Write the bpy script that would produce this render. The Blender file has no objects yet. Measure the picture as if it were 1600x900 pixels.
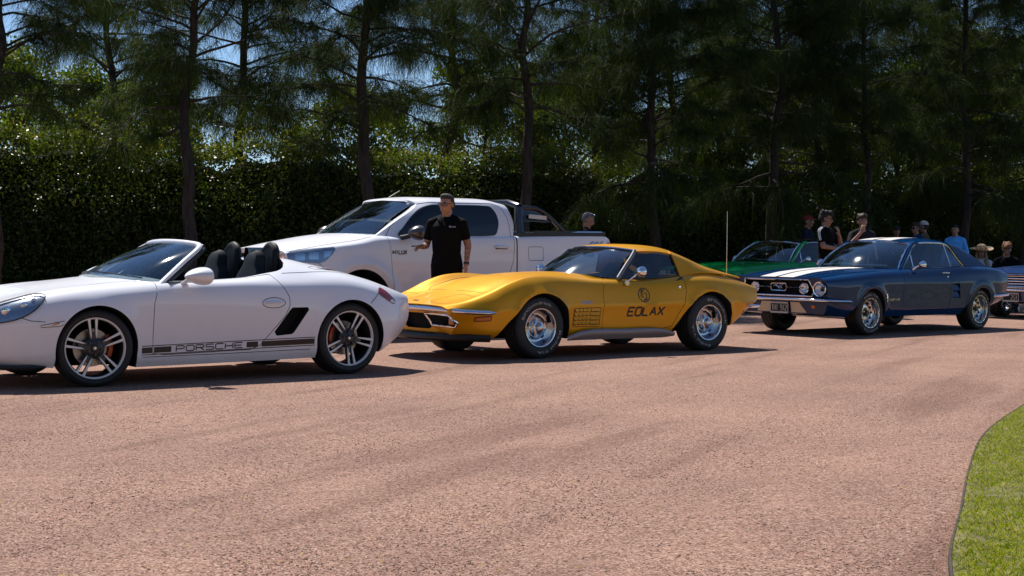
import bpy, bmesh, math, random
import numpy as np
from mathutils import Vector, Matrix
from mathutils.bvhtree import BVHTree

R = math.radians
PI = math.pi
random.seed(7)
rng = np.random.default_rng(11)
sc = bpy.context.scene
col = sc.collection

# ------------------------------------------------------------------ camera, sky, sun, exposure
FPX = 2400.0
cam_d = bpy.data.cameras.new('camera')
cam_d.sensor_width = 36.0
cam_d.lens = 36.0 * FPX / 1600.0
cam_d.clip_end = 600
cam = bpy.data.objects.new('camera', cam_d)
col.objects.link(cam)
cam.location = (0, 0, 1.0094)
cam.rotation_euler = (PI / 2 - math.atan2(450 - 412.57, FPX), 0, 0)
sc.camera = cam

SUN_TO = Vector((-.32, .54, 1.0)).normalized()
SUN_EL = math.asin(SUN_TO.z)
SUN_AZ = math.atan2(SUN_TO.x, SUN_TO.y)
w = bpy.data.worlds.new('World')
sc.world = w
w.use_nodes = True
nt = w.node_tree
nt.nodes.clear()
sky = nt.nodes.new('ShaderNodeTexSky')
sky.sky_type = 'NISHITA'
sky.sun_disc = False
sky.sun_elevation = SUN_EL
sky.sun_rotation = SUN_AZ % (2 * PI)
sky.air_density = 1.0
sky.altitude = 1500
sky.dust_density = .0
sky.ozone_density = 5.0
bg = nt.nodes.new('ShaderNodeBackground')
bg.inputs['Strength'].default_value = .092
wo = nt.nodes.new('ShaderNodeOutputWorld')
nt.links.new(sky.outputs[0], bg.inputs[0])
nt.links.new(bg.outputs[0], wo.inputs[0])

sd = bpy.data.lights.new('sun', 'SUN')
sd.energy = 5.0
sd.angle = R(.53)
sd.color = (1.0, .94, .88)
so = bpy.data.objects.new('sun', sd)
col.objects.link(so)
so.rotation_euler = SUN_TO.to_track_quat('Z', 'Y').to_euler()
so.location = (0, 0, 30)

sc.view_settings.view_transform = 'Standard'
sc.view_settings.look = 'None'
sc.view_settings.exposure = 0.36
sc.view_settings.gamma = 1.0
sc.render.engine = 'CYCLES'
sc.cycles.use_denoising = True
sc.cycles.max_bounces = 8
sc.cycles.transparent_max_bounces = 16
sc.cycles.caustics_reflective = False
sc.cycles.caustics_refractive = False
sc.cycles.sample_clamp_indirect = 6.0


# ------------------------------------------------------------------ materials
def new_mat(name):
    m = bpy.data.materials.new(name)
    m.use_nodes = True
    n = m.node_tree
    n.nodes.clear()
    out = n.nodes.new('ShaderNodeOutputMaterial')
    return m, n, out


def N(n, kind, **kw):
    x = n.nodes.new(kind)
    for k, v in kw.items():
        if k.startswith('i_'):
            x.inputs[k[2:].replace('_', ' ')].default_value = v
        else:
            setattr(x, k, v)
    return x


def ramp(n, src, stops):
    r = n.nodes.new('ShaderNodeValToRGB')
    e = r.color_ramp.elements
    while len(e) < len(stops):
        e.new(.5)
    for k, (p, c) in enumerate(stops):
        e[k].position = p
        e[k].color = (*c, 1) if len(c) == 3 else c
    n.links.new(src, r.inputs[0])
    return r.outputs[0]


def mat(name, c, rough=.5, metal=0.0, coat=0.0, var=0.0, vscale=8.0, bump=0.0, bscale=60.0, spec=.5, emit=None,
        dust=0.0, sheen=0.0, coatr=.02, cior=1.5):
    m, n, out = new_mat(name)
    b = N(n, 'ShaderNodeBsdfPrincipled')
    b.inputs['Base Color'].default_value = (*c, 1)
    b.inputs['Roughness'].default_value = rough
    b.inputs['Metallic'].default_value = metal
    b.inputs['Coat Weight'].default_value = coat
    b.inputs['Coat Roughness'].default_value = coatr
    b.inputs['Coat IOR'].default_value = cior
    b.inputs['Specular IOR Level'].default_value = spec
    if sheen:
        b.inputs['Sheen Weight'].default_value = sheen
    n.links.new(b.outputs[0], out.inputs[0])
    tc = N(n, 'ShaderNodeTexCoord')
    if var:
        no = N(n, 'ShaderNodeTexNoise', i_Scale=vscale, i_Detail=4.0)
        n.links.new(tc.outputs['Object'], no.inputs['Vector'])
        o = ramp(n, no.outputs[0], [(.3, tuple(x * (1 - var) for x in c)), (.7, tuple(min(1, x * (1 + var)) for x in c))])
        n.links.new(o, b.inputs['Base Color'])
    if bump:
        no = N(n, 'ShaderNodeTexNoise', i_Scale=bscale, i_Detail=3.0)
        n.links.new(tc.outputs['Object'], no.inputs['Vector'])
        bp = N(n, 'ShaderNodeBump', i_Strength=bump, i_Distance=.004)
        n.links.new(no.outputs[0], bp.inputs['Height'])
        n.links.new(bp.outputs[0], b.inputs['Normal'])
    if dust:
        sp = N(n, 'ShaderNodeSeparateXYZ')
        n.links.new(tc.outputs['Object'], sp.inputs[0])
        no = N(n, 'ShaderNodeTexNoise', i_Scale=9.0, i_Detail=5.0)
        n.links.new(tc.outputs['Object'], no.inputs['Vector'])
        ma = N(n, 'ShaderNodeMapRange')
        ma.inputs['From Min'].default_value = .75
        ma.inputs['From Max'].default_value = .1
        n.links.new(sp.outputs['Z'], ma.inputs[0])
        mu = N(n, 'ShaderNodeMath', operation='MULTIPLY')
        n.links.new(ma.outputs[0], mu.inputs[0])
        n.links.new(no.outputs[0], mu.inputs[1])
        m2 = N(n, 'ShaderNodeMath', operation='MULTIPLY')
        n.links.new(mu.outputs[0], m2.inputs[0])
        m2.inputs[1].default_value = dust
        mx = N(n, 'ShaderNodeMix', data_type='RGBA')
        mx.inputs['A'].default_value = (*c, 1)
        mx.inputs['B'].default_value = (.30, .19, .14, 1)
        n.links.new(m2.outputs[0], mx.inputs['Factor'])
        n.links.new(mx.outputs['Result'], b.inputs['Base Color'])
        ad = N(n, 'ShaderNodeMath', operation='ADD')
        ad.inputs[1].default_value = coatr
        n.links.new(m2.outputs[0], ad.inputs[0])
        n.links.new(ad.outputs[0], b.inputs['Coat Roughness'])
    return m


def glass_mat(name, tint=(.85, .9, .9), rough=0.0, f0=.05, pw=4.0):
    m, n, out = new_mat(name)
    lw = N(n, 'ShaderNodeLayerWeight')
    lw.inputs['Blend'].default_value = .5
    p = N(n, 'ShaderNodeMath', operation='POWER')
    p.inputs[1].default_value = pw
    n.links.new(lw.outputs['Facing'], p.inputs[0])
    mr = N(n, 'ShaderNodeMapRange')
    mr.inputs['To Min'].default_value = f0
    mr.inputs['To Max'].default_value = 1.0
    n.links.new(p.outputs[0], mr.inputs[0])
    t = N(n, 'ShaderNodeBsdfTransparent')
    t.inputs[0].default_value = (*tint, 1)
    g = N(n, 'ShaderNodeBsdfGlossy')
    g.inputs['Roughness'].default_value = rough
    mx = N(n, 'ShaderNodeMixShader')
    n.links.new(mr.outputs[0], mx.inputs[0])
    n.links.new(t.outputs[0], mx.inputs[1])
    n.links.new(g.outputs[0], mx.inputs[2])
    n.links.new(mx.outputs[0], out.inputs[0])
    return m


M = {}
M['white_paint'] = mat('white_paint', (.80, .81, .86), .45, coat=.62, dust=.22, cior=1.6, spec=.3)
M['truck_white'] = mat('truck_white', (.79, .80, .85), .45, coat=.55, dust=.25, cior=1.6, spec=.3)
M['gold_paint'] = mat('gold_paint', (.70, .325, .004), .42, metal=.35, coat=.4, dust=.02, spec=.15)
M['blue_paint'] = mat('blue_paint', (.001, .027, .100), .5, coat=.75, spec=.0, cior=1.6)
M['green_paint'] = mat('green_paint', (.0, .30, .06), .5, coat=.6, spec=.0, cior=1.7)
M['navy_paint'] = mat('navy_paint', (.02, .05, .15), .5, coat=.7, spec=.0, cior=1.8)
M['stripe_white'] = mat('stripe_white', (.82, .78, .73), .5, coat=.3, spec=.1)
M['chrome'] = mat('chrome', (.86, .86, .87), .04, metal=1.0)
M['brushed'] = mat('brushed', (.70, .69, .68), .22, metal=1.0)
M['rim_face'] = mat('rim_face', (.88, .85, .81), .4)
M['rim_dark'] = mat('rim_dark', (.055, .055, .06), .35, metal=.6)
M['disc'] = mat('disc', (.30, .29, .28), .3, metal=.9, bump=.2, bscale=30)
M['caliper'] = mat('caliper', (.55, .08, .015), .4, coat=.4)
M['tyre'] = mat('tyre', (.013, .013, .014), .62, var=.2, vscale=20, bump=.25, bscale=90)
M['tyre_letter'] = mat('tyre_letter', (.45, .44, .42), .7, var=.25, vscale=40)
M['black_trim'] = mat('black_trim', (.012, .012, .013), .45)
M['black_void'] = mat('black_void', (.006, .006, .006), .9)
M['gap'] = mat('gap', (.012, .011, .011), .8)
M['black_gloss'] = mat('black_gloss', (.01, .01, .011), .15, coat=.6)
M['leather'] = mat('leather', (.008, .0075, .0075), .55, spec=.3, bump=.3, bscale=140)
M['decal_dark'] = mat('decal_dark', (.022, .012, .009), .45)
M['decal_black'] = mat('decal_black', (.008, .007, .007), .4)
M['glass'] = glass_mat('glass', (.86, .92, .92), rough=.03, f0=.10, pw=3.0)
M['glass_side'] = glass_mat('glass_side', (.72, .77, .80), f0=.07)
M['glass_dark'] = glass_mat('glass_dark', (.018, .022, .035), f0=.05)
M['lamp_glass'] = glass_mat('lamp_glass', (.85, .88, .90), f0=.12)
M['amber'] = mat('amber', (.55, .14, .01), .25, coat=.7)
M['red_lamp'] = mat('red_lamp', (.24, .003, .006), .35, coat=.2)
M['clear_lamp'] = mat('clear_lamp', (.75, .74, .76), .2, coat=.9)
M['dash'] = mat('dash', (.35, .34, .34), .6)
M['plate_black'] = mat('plate_black', (.012, .012, .012), .5)
M['plate_white'] = mat('plate_white', (.6, .59, .56), .5)
M['cream'] = mat('cream', (.70, .60, .40), .45)
M['silver_blue'] = mat('silver_blue', (.30, .42, .62), .3, metal=.7)
M['shoe'] = mat('shoe', (.02, .02, .02), .5)
M['lamp_bowl'] = mat('lamp_bowl', (.42, .44, .50), .22, metal=.8)
M['sill_metal'] = mat('sill_metal', (.40, .36, .35), .45, metal=.6)
M['pillar_metal'] = mat('pillar_metal', (.20, .22, .26), .5, spec=.15)
M['wheel_chrome'] = mat('wheel_chrome', (.58, .58, .60), .13, metal=1.0)


# ------------------------------------------------------------------ geometry helpers
def mk_mesh(name, v, f, m=None, smooth=True, sharp=35):
    me = bpy.data.meshes.new(name)
    me.from_pydata([tuple(p) for p in v], [], [tuple(int(i) for i in q) for q in f])
    if m is not None:
        me.materials.append(m)
    if smooth:
        me.shade_smooth()
        me.set_sharp_from_angle(angle=R(sharp))
    return me


def link(name, me, parent=None, loc=None, rot=None):
    o = bpy.data.objects.new(name, me)
    col.objects.link(o)
    o.parent = parent
    if loc is not None:
        o.location = loc
    if rot is not None:
        o.rotation_euler = rot
    return o


def tag(o, label=None, cat=None, group=None, kind=None):
    for k, v in (('label', label), ('category', cat), ('group', group), ('kind', kind)):
        if v:
            o[k] = v
    return o


def thing(name, label, cat, loc=(0, 0, 0), rot=(0, 0, 0), group=None):
    o = bpy.data.objects.new(name, None)
    o.empty_display_size = .1
    col.objects.link(o)
    o.location = loc
    o.rotation_euler = rot
    return tag(o, label, cat, group)


def pchip(xs, ys, xq):
    xs = np.asarray(xs, float); ys = np.asarray(ys, float); xq = np.asarray(xq, float)
    if len(xs) == 2:
        return np.interp(xq, xs, ys)
    h = np.diff(xs); d = np.diff(ys) / h
    m = np.zeros_like(ys)
    for i in range(1, len(xs) - 1):
        if d[i - 1] * d[i] > 0:
            w1 = 2 * h[i] + h[i - 1]; w2 = h[i] + 2 * h[i - 1]
            m[i] = (w1 + w2) / (w1 / d[i - 1] + w2 / d[i])
    m[0] = d[0]; m[-1] = d[-1]
    k = np.clip(np.searchsorted(xs, xq) - 1, 0, len(h) - 1)
    t = (xq - xs[k]) / h[k]
    return ((2 * t**3 - 3 * t**2 + 1) * ys[k] + (t**3 - 2 * t**2 + t) * h[k] * m[k]
            + (-2 * t**3 + 3 * t**2) * ys[k + 1] + (t**3 - t**2) * h[k] * m[k + 1])


def gsmooth(a, s):
    r = int(3 * s) + 1
    k = np.exp(-.5 * (np.arange(-r, r + 1) / s)**2); k /= k.sum()
    p = np.concatenate([2 * a[0] - a[r:0:-1], a, 2 * a[-1] - a[-2:-r - 2:-1]])
    return np.convolve(p, k, 'valid')


def guide_curve(keys, us, sm=.04):
    k = np.array(keys, float)
    x0, x1 = k[0, 0], k[-1, 0]
    xd = np.linspace(x0, x1, 500)
    s = sm / ((x1 - x0) / 499)
    y = gsmooth(pchip(k[:, 0], k[:, 1], xd), s)
    z = gsmooth(pchip(k[:, 0], k[:, 2], xd), s)
    xq = x0 + (x1 - x0) * us
    return np.stack([xq, np.interp(xq, xd, y), np.interp(xq, xd, z)], 1)


def cr_rows(P, nseg, creases=(), sym=True):
    """P: (k guides, n stations, 3) -> points across the guides by centripetal Catmull-Rom."""
    k = len(P)
    out = []
    for i in range(k - 1):
        p1, p2 = P[i], P[i + 1]
        if i == 0:
            p0 = P[1] * np.array([1, -1, 1]) if sym else 2 * p1 - p2
        elif i in creases:
            p0 = 2 * p1 - p2
        else:
            p0 = P[i - 1]
        if i + 1 == k - 1:
            p3 = P[k - 2] * np.array([1, -1, 1]) if sym else 2 * p2 - p1
        elif i + 1 in creases:
            p3 = 2 * p2 - p1
        else:
            p3 = P[i + 2]
        t01 = np.maximum(np.linalg.norm(p1 - p0, axis=1), 1e-5)[:, None]**.5
        t12 = np.maximum(np.linalg.norm(p2 - p1, axis=1), 1e-5)[:, None]**.5
        t23 = np.maximum(np.linalg.norm(p3 - p2, axis=1), 1e-5)[:, None]**.5
        m1 = t12 * ((p1 - p0) / t01 - (p2 - p0) / (t01 + t12) + (p2 - p1) / t12)
        m2 = t12 * ((p2 - p1) / t12 - (p3 - p1) / (t12 + t23) + (p3 - p2) / t23)
        n = nseg[i] if isinstance(nseg, (list, tuple)) else nseg
        for j in range(n):
            t = j / n
            out.append((2 * t**3 - 3 * t**2 + 1) * p1 + (t**3 - 2 * t**2 + t) * m1
                       + (-2 * t**3 + 3 * t**2) * p2 + (t**3 - t**2) * m2)
    out.append(P[-1])
    return np.array(out)


def crv(pts, n, closed=False):
    P = np.array(pts, float)
    if closed:
        P = np.vstack([P, P[:1]])
    if len(P) == 2:
        return P[0] + (P[1] - P[0]) * np.linspace(0, 1, n)[:, None]
    d = np.linalg.norm(np.diff(P, axis=0), axis=1)**.5
    t = np.concatenate([[0], np.cumsum(np.maximum(d, 1e-6))])
    k = len(P)
    m = np.zeros_like(P)
    for i in range(k):
        if 0 < i < k - 1 or closed:
            a, b = (i - 1, i + 1) if 0 < i < k - 1 else (k - 2, 1)
            t01 = d[i - 1] if i > 0 else d[-1]
            t12 = d[i] if i < k - 1 else d[0]
            m[i] = (P[i] - P[a]) / t01 - (P[b] - P[a]) / (t01 + t12) + (P[b] - P[i]) / t12
    if not closed:
        m[0] = 1.5 * (P[1] - P[0]) / d[0] - .5 * m[1]
        m[-1] = 1.5 * (P[-1] - P[-2]) / d[-1] - .5 * m[-2]
    q = np.linspace(0, t[-1], n)
    i = np.clip(np.searchsorted(t, q) - 1, 0, k - 2)
    h = (t[i + 1] - t[i])[:, None]
    s = ((q - t[i])[:, None]) / h
    return ((2 * s**3 - 3 * s**2 + 1) * P[i] + (s**3 - 2 * s**2 + s) * h * m[i]
            + (-2 * s**3 + 3 * s**2) * P[i + 1] + (s**3 - s**2) * h * m[i + 1])


def resample(P, n):
    P = np.asarray(P, float)
    d = np.concatenate([[0], np.cumsum(np.linalg.norm(np.diff(P, axis=0), axis=1))])
    q = np.linspace(0, d[-1], n)
    return np.stack([np.interp(q, d, P[:, k]) for k in range(P.shape[1])], 1)


class B:
    """collects one mesh"""
    def __init__(s):
        s.v = []; s.f = []

    def add(s, v, f):
        o = len(s.v)
        s.v += [tuple(p) for p in v]
        s.f += [tuple(int(i) + o for i in q) for q in f]
        return s

    def grid(s, G, closeu=False, closev=False):
        a, b = G.shape[:2]
        f = []
        for i in range(a - (0 if closeu else 1)):
            for j in range(b - (0 if closev else 1)):
                i2, j2 = (i + 1) % a, (j + 1) % b
                f.append((i * b + j, i2 * b + j, i2 * b + j2, i * b + j2))
        return s.add(G.reshape(-1, 3), f)

    def box(s, c, d, rz=0, ry=0, rx=0):
        Mx = Matrix.Rotation(rz, 3, 'Z') @ Matrix.Rotation(ry, 3, 'Y') @ Matrix.Rotation(rx, 3, 'X')
        v = []
        for z in (-1, 1):
            for y in (-1, 1):
                for x in (-1, 1):
                    p = Mx @ Vector((x * d[0] / 2, y * d[1] / 2, z * d[2] / 2))
                    v.append((c[0] + p.x, c[1] + p.y, c[2] + p.z))
        return s.add(v, [(0, 2, 3, 1), (4, 5, 7, 6), (0, 1, 5, 4), (2, 6, 7, 3), (0, 4, 6, 2), (1, 3, 7, 5)])

    def tube(s, pts, r, n=8, cap=True, flat=1.0, up=(0, 0, 1), closed=False):
        P = np.asarray(pts, float)
        r = np.broadcast_to(np.asarray(r, float), (len(P),))
        T = np.gradient(P, axis=0)
        if closed:
            T = np.roll(P, -1, 0) - np.roll(P, 1, 0)
        T /= np.maximum(np.linalg.norm(T, axis=1), 1e-9)[:, None]
        u = np.array(up, float)
        G = []
        prev = None
        for p, t, rr in zip(P, T, r):
            a = np.cross(t, u) if prev is None else prev - t * np.dot(prev, t)
            if np.linalg.norm(a) < 1e-5:
                a = np.cross(t, np.array([1.0, .3, .2]))
            a /= np.linalg.norm(a)
            prev = a
            b = np.cross(t, a)
            th = np.linspace(0, 2 * PI, n, endpoint=False)
            G.append(p + rr * (np.cos(th)[:, None] * a + flat * np.sin(th)[:, None] * b))
        G = np.array(G)
        o = len(s.v)
        s.grid(G, closeu=closed, closev=True)
        if cap and not closed:
            s.f.append(tuple(o + j for j in range(n)))
            s.f.append(tuple(o + (len(P) - 1) * n + j for j in reversed(range(n))))
        return s

    def lathe(s, prof, n=48, c=(0, 0, 0), axis='y', closed=False, a0=0.0):
        """prof: (radius, along axis)"""
        th = np.linspace(0, 2 * PI, n, endpoint=False) + a0
        G = []
        for r, h in prof:
            ca, sa = r * np.cos(th), r * np.sin(th)
            hh = np.full(n, h)
            if axis == 'y':
                G.append(np.stack([c[0] + ca, c[1] + hh, c[2] + sa], 1))
            elif axis == 'x':
                G.append(np.stack([c[0] + hh, c[1] + ca, c[2] + sa], 1))
            else:
                G.append(np.stack([c[0] + ca, c[1] + sa, c[2] + hh], 1))
        return s.grid(np.array(G), closeu=closed, closev=True)

    def ball(s, c, r, n=16, m=10, rot=None):
        G = []
        for i in range(m + 1):
            t = -PI / 2 + PI * i / m
            ct = max(math.cos(t), 1e-3)
            row = [(ct * math.cos(2 * PI * j / n), ct * math.sin(2 * PI * j / n), math.sin(t)) for j in range(n)]
            G.append(row)
        G = np.array(G) * np.array(r if hasattr(r, '__len__') else (r, r, r))
        if rot is not None:
            G = G @ np.array(rot).T
        G = G + np.array(c)
        o = len(s.v)
        s.grid(G, closev=True)
        s.f.append(tuple(o + j for j in reversed(range(n))))
        s.f.append(tuple(o + m * n + j for j in range(n)))
        return s

    def mesh(s, name, m, smooth=True, sharp=35, fix=True, bevel=0, merge=0):
        me = mk_mesh(name, s.v, s.f, m, False)
        if fix or bevel or merge:
            bm = bmesh.new(); bm.from_mesh(me)
            if merge:
                bmesh.ops.remove_doubles(bm, verts=bm.verts, dist=merge)
            bmesh.ops.recalc_face_normals(bm, faces=bm.faces)
            if bevel:
                ed = [e for e in bm.edges if len(e.link_faces) == 2 and e.calc_face_angle() > R(40)]
                bmesh.ops.bevel(bm, geom=ed, offset=bevel, segments=3, profile=.6, affect='EDGES', clamp_overlap=True)
            bm.to_mesh(me); bm.free()
        if smooth:
            me.shade_smooth(); me.set_sharp_from_angle(angle=R(sharp))
        return me

    def build(s, name, m, parent=None, **kw):
        return link(name, s.mesh(name, m, **kw), parent)


def surf(curves, nu, nv, lin=False):
    C = np.array([resample(crv(c, 80), nu) for c in curves])
    if lin or len(curves) == 2:
        t = np.linspace(0, len(C) - 1, nv)
        i = np.clip(t.astype(int), 0, len(C) - 2)
        s = (t - i)[:, None, None]
        return C[i] * (1 - s) + C[i + 1] * s
    return np.stack([crv(C[:, j], nv) for j in range(nu)], 1)


def sheet_b(G, t, b=None):
    """grid sheet G given thickness t along its normals"""
    b = b or B()
    du = np.gradient(G, axis=0); dv = np.gradient(G, axis=1)
    n = np.cross(du, dv); n /= np.maximum(np.linalg.norm(n, axis=2), 1e-9)[:, :, None]
    H = G - n * t
    a, c = G.shape[:2]
    o = len(b.v)
    b.grid(G); b.grid(H[:, ::-1])
    k = a * c
    idx = lambda i, j: o + i * c + j
    bidx = lambda i, j: o + k + i * c + (c - 1 - j)
    for i in range(a - 1):
        for j in (0, c - 1):
            b.f.append((idx(i, j), idx(i + 1, j), bidx(i + 1, j), bidx(i, j)))
    for j in range(c - 1):
        for i in (0, a - 1):
            b.f.append((idx(i, j), idx(i, j + 1), bidx(i, j + 1), bidx(i, j)))
    return b


def sheet(name, curves, m, parent, nu=24, nv=12, t=.006, lin=False):
    return sheet_b(surf(curves, nu, nv, lin), t).build(name, m, parent)


def mir(pts):
    return [(p[0], -p[1], p[2]) for p in pts]


# ------------------------------------------------------------------ booleans
def evaluated(o):
    dg = bpy.context.evaluated_depsgraph_get()
    dg.update()
    return bpy.data.meshes.new_from_object(o.evaluated_get(dg))


def boolean(o, cut, op='DIFFERENCE', keep=False):
    cut.parent = o.parent
    md = o.modifiers.new('b', 'BOOLEAN')
    md.operation = op; md.solver = 'EXACT'; md.object = cut
    try:
        md.material_mode = 'TRANSFER'
    except Exception:
        pass
    me = evaluated(o)
    o.modifiers.remove(md)
    old = o.data
    o.data = me
    if old.users == 0:
        bpy.data.meshes.remove(old)
    if not keep:
        cm = cut.data
        bpy.data.objects.remove(cut)
        bpy.data.meshes.remove(cm)
    return o


def prism(poly, lo, hi, m, axis='y'):
    """closed prism over a polygon: axis y -> poly in (x,z); z -> (x,y); x -> (y,z)"""
    n = len(poly)
    def P(a, b, h):
        return {'y': (a, h, b), 'z': (a, b, h), 'x': (h, a, b)}[axis]
    v = [P(a, b, lo) for a, b in poly] + [P(a, b, hi) for a, b in poly]
    f = [tuple(range(n)), tuple(reversed(range(n, 2 * n)))] + [(i, i + n, (i + 1) % n + n, (i + 1) % n) for i in range(n)]
    b = B().add(v, f)
    return link('cutter', b.mesh('cutter', m, smooth=False))


def offset_poly(poly, d):
    P = np.array(poly, float)
    a = np.roll(P, -1, 0) - P
    area = .5 * np.sum(P[:, 0] * np.roll(P[:, 1], -1) - np.roll(P[:, 0], -1) * P[:, 1])
    nrm = np.stack([a[:, 1], -a[:, 0]], 1) * (1 if area > 0 else -1)
    nrm /= np.linalg.norm(nrm, axis=1)[:, None]
    pv = np.roll(nrm, 1, 0)
    mm = nrm + pv
    mm /= np.maximum((mm * nrm).sum(1), .3)[:, None]
    return [tuple(p) for p in P + d * mm]


def arch_poly(xc, zc, r, zb, lean_f=0.0, lean_r=0.0, a0=-10, a1=190, n=40):
    """wheel opening: an arc, carried down to zb with some lean to front and rear"""
    p = [(xc + r * math.cos(R(a)), zc + r * math.sin(R(a))) for a in np.linspace(a0, a1, n)]
    return [(p[0][0] + lean_r, zb)] + p + [(p[-1][0] - lean_f, zb)]


def finish(o, sharp=32):
    o.data.shade_smooth()
    o.data.set_sharp_from_angle(angle=R(sharp))


def car_body(guides, creases, m, nu=150, nseg=5, flares=(), sm=.04):
    t = np.linspace(0, 1, nu)
    us = .55 * t + .45 * (1 - np.cos(PI * t)) / 2
    P = np.array([guide_curve(g, us, sm) for g in guides])
    G = cr_rows(P, nseg, creases)
    for xa, za, rr, amp, wd in flares:
        d = np.hypot(G[:, :, 0] - xa, G[:, :, 2] - za) - rr
        side = np.clip((G[:, :, 1] - .55) / .2, 0, 1)
        G[:, :, 1] += amp * np.exp(-(d / wd)**2) * side
    L = G * np.array([1, -1, 1])
    b = B()
    nc = len(G)
    full = np.concatenate([G, L[::-1][1:-1]], 0)          # ring, closed
    b.grid(full, closeu=True)
    n = full.shape[1]
    k = full.shape[0]
    for e in (0, n - 1):
        loop = full[:, e]
        zc = .5 * (loop[:, 2].min() + loop[:, 2].max())
        side = loop[np.argsort(np.abs(loop[:, 2] - zc) - .5 * np.abs(loop[:, 1]))[:4]]
        ci = len(b.v)
        b.v.append((float(side[:, 0].mean()), 0.0, float(zc)))
        for i in range(k):
            b.f.append((i * n + e, ((i + 1) % k) * n + e, ci))
    return b


def cut_panel(body, poly, lo, hi, name, m, parent, gap=.004, axis='y'):
    """lift a door or lid out of the body, with a real gap round it"""
    full = link(name, body.data.copy(), parent)
    pr = prism(offset_poly(poly, -gap / 2), lo, hi, m, axis)
    boolean(full, pr, 'INTERSECT')
    pr = prism(offset_poly(poly, gap / 2), lo - (.01 if lo > 0 else 0) , hi + (.01 if hi < 0 else 0), M['gap'], axis)
    boolean(body, pr, 'DIFFERENCE')
    finish(full)
    return full


class Skin:
    """drapes flat shapes on a finished body"""
    def __init__(s, objs):
        bm = bmesh.new()
        for o in objs:
            bm.from_mesh(o.data)
        s.t = BVHTree.FromBMesh(bm)
        bm.free()

    def hit(s, p, way):
        # way: 'l' near left side, 'r' right side, 't' from above, 'f' from the front, 'b' from behind
        D = {'l': ((p[0], -3, p[1]), (0, 1, 0)), 'r': ((p[0], 3, p[1]), (0, -1, 0)), 't': ((p[0], p[1], 4), (0, 0, -1)),
             'f': ((-4, p[0], p[1]), (1, 0, 0)), 'b': ((8, p[0], p[1]), (-1, 0, 0))}[way]
        h = s.t.ray_cast(Vector(D[0]), Vector(D[1]))
        return h[0], h[1]

    def pt(s, p, way, off):
        q, n = s.hit(p, way)
        if q is None:
            q2 = None
            for dx in (.01, -.01, .02, -.02, .04, -.04):
                for dz in (0, .01, -.01, .03, -.03):
                    q2, n = s.hit((p[0] + dx, p[1] + dz), way)
                    if q2 is not None:
                        break
                if q2 is not None:
                    break
            if q2 is None:
                return (p[0], -.85, p[1]) if way in 'lr' else ((p[0], p[1], .8) if way == 't' else (0, p[0], p[1]))
            q = q2
        d = {'l': (0, -1, 0), 'r': (0, 1, 0), 't': (0, 0, 1), 'f': (-1, 0, 0), 'b': (1, 0, 0)}[way]
        if n.dot(Vector(d)) < 0:
            n = -n
        return tuple(q + n * off)

    def line(s, pts, w, way='l', off=.0015, closed=False, b=None, step=.03):
        P = np.array(pts, float)
        if closed:
            P = np.vstack([P, P[:1]])
        seg = np.linalg.norm(np.diff(P, axis=0), axis=1)
        Q = [P[0]]
        for i, d in enumerate(seg):
            k = max(1, int(math.ceil(d / step)))
            for j in range(1, k + 1):
                Q.append(P[i] + (P[i + 1] - P[i]) * j / k)
        Q = np.array(Q)
        T = np.gradient(Q, axis=0)
        if closed:
            T[0] = T[-1] = Q[1] - Q[-2]
        T /= np.maximum(np.linalg.norm(T, axis=1), 1e-9)[:, None]
        nn = np.stack([-T[:, 1], T[:, 0]], 1)
        # keep width at corners
        A = Q + nn * w / 2; C = Q - nn * w / 2
        g = np.array([[s.pt(a, way, off), s.pt(c, way, off)] for a, c in zip(A, C)])
        b = b or B()
        return b.grid(g)

    def patch(s, poly, way='l', off=.002, cell=.03, b=None):
        bm = bmesh.new()
        vs = [bm.verts.new((p[0], p[1], 0)) for p in poly]
        bm.faces.new(vs)
        bmesh.ops.triangulate(bm, faces=bm.faces)
        for _ in range(6):
            ed = [e for e in bm.edges if e.calc_length() > cell]
            if not ed:
                break
            bmesh.ops.subdivide_edges(bm, edges=ed, cuts=1)
            bmesh.ops.triangulate(bm, faces=bm.faces)
        bm.verts.index_update()
        v = [s.pt((q.co.x, q.co.y), way, off) for q in bm.verts]
        f = [[q.index for q in fc.verts] for fc in bm.faces]
        bm.free()
        b = b or B()
        return b.add(v, f)


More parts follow.
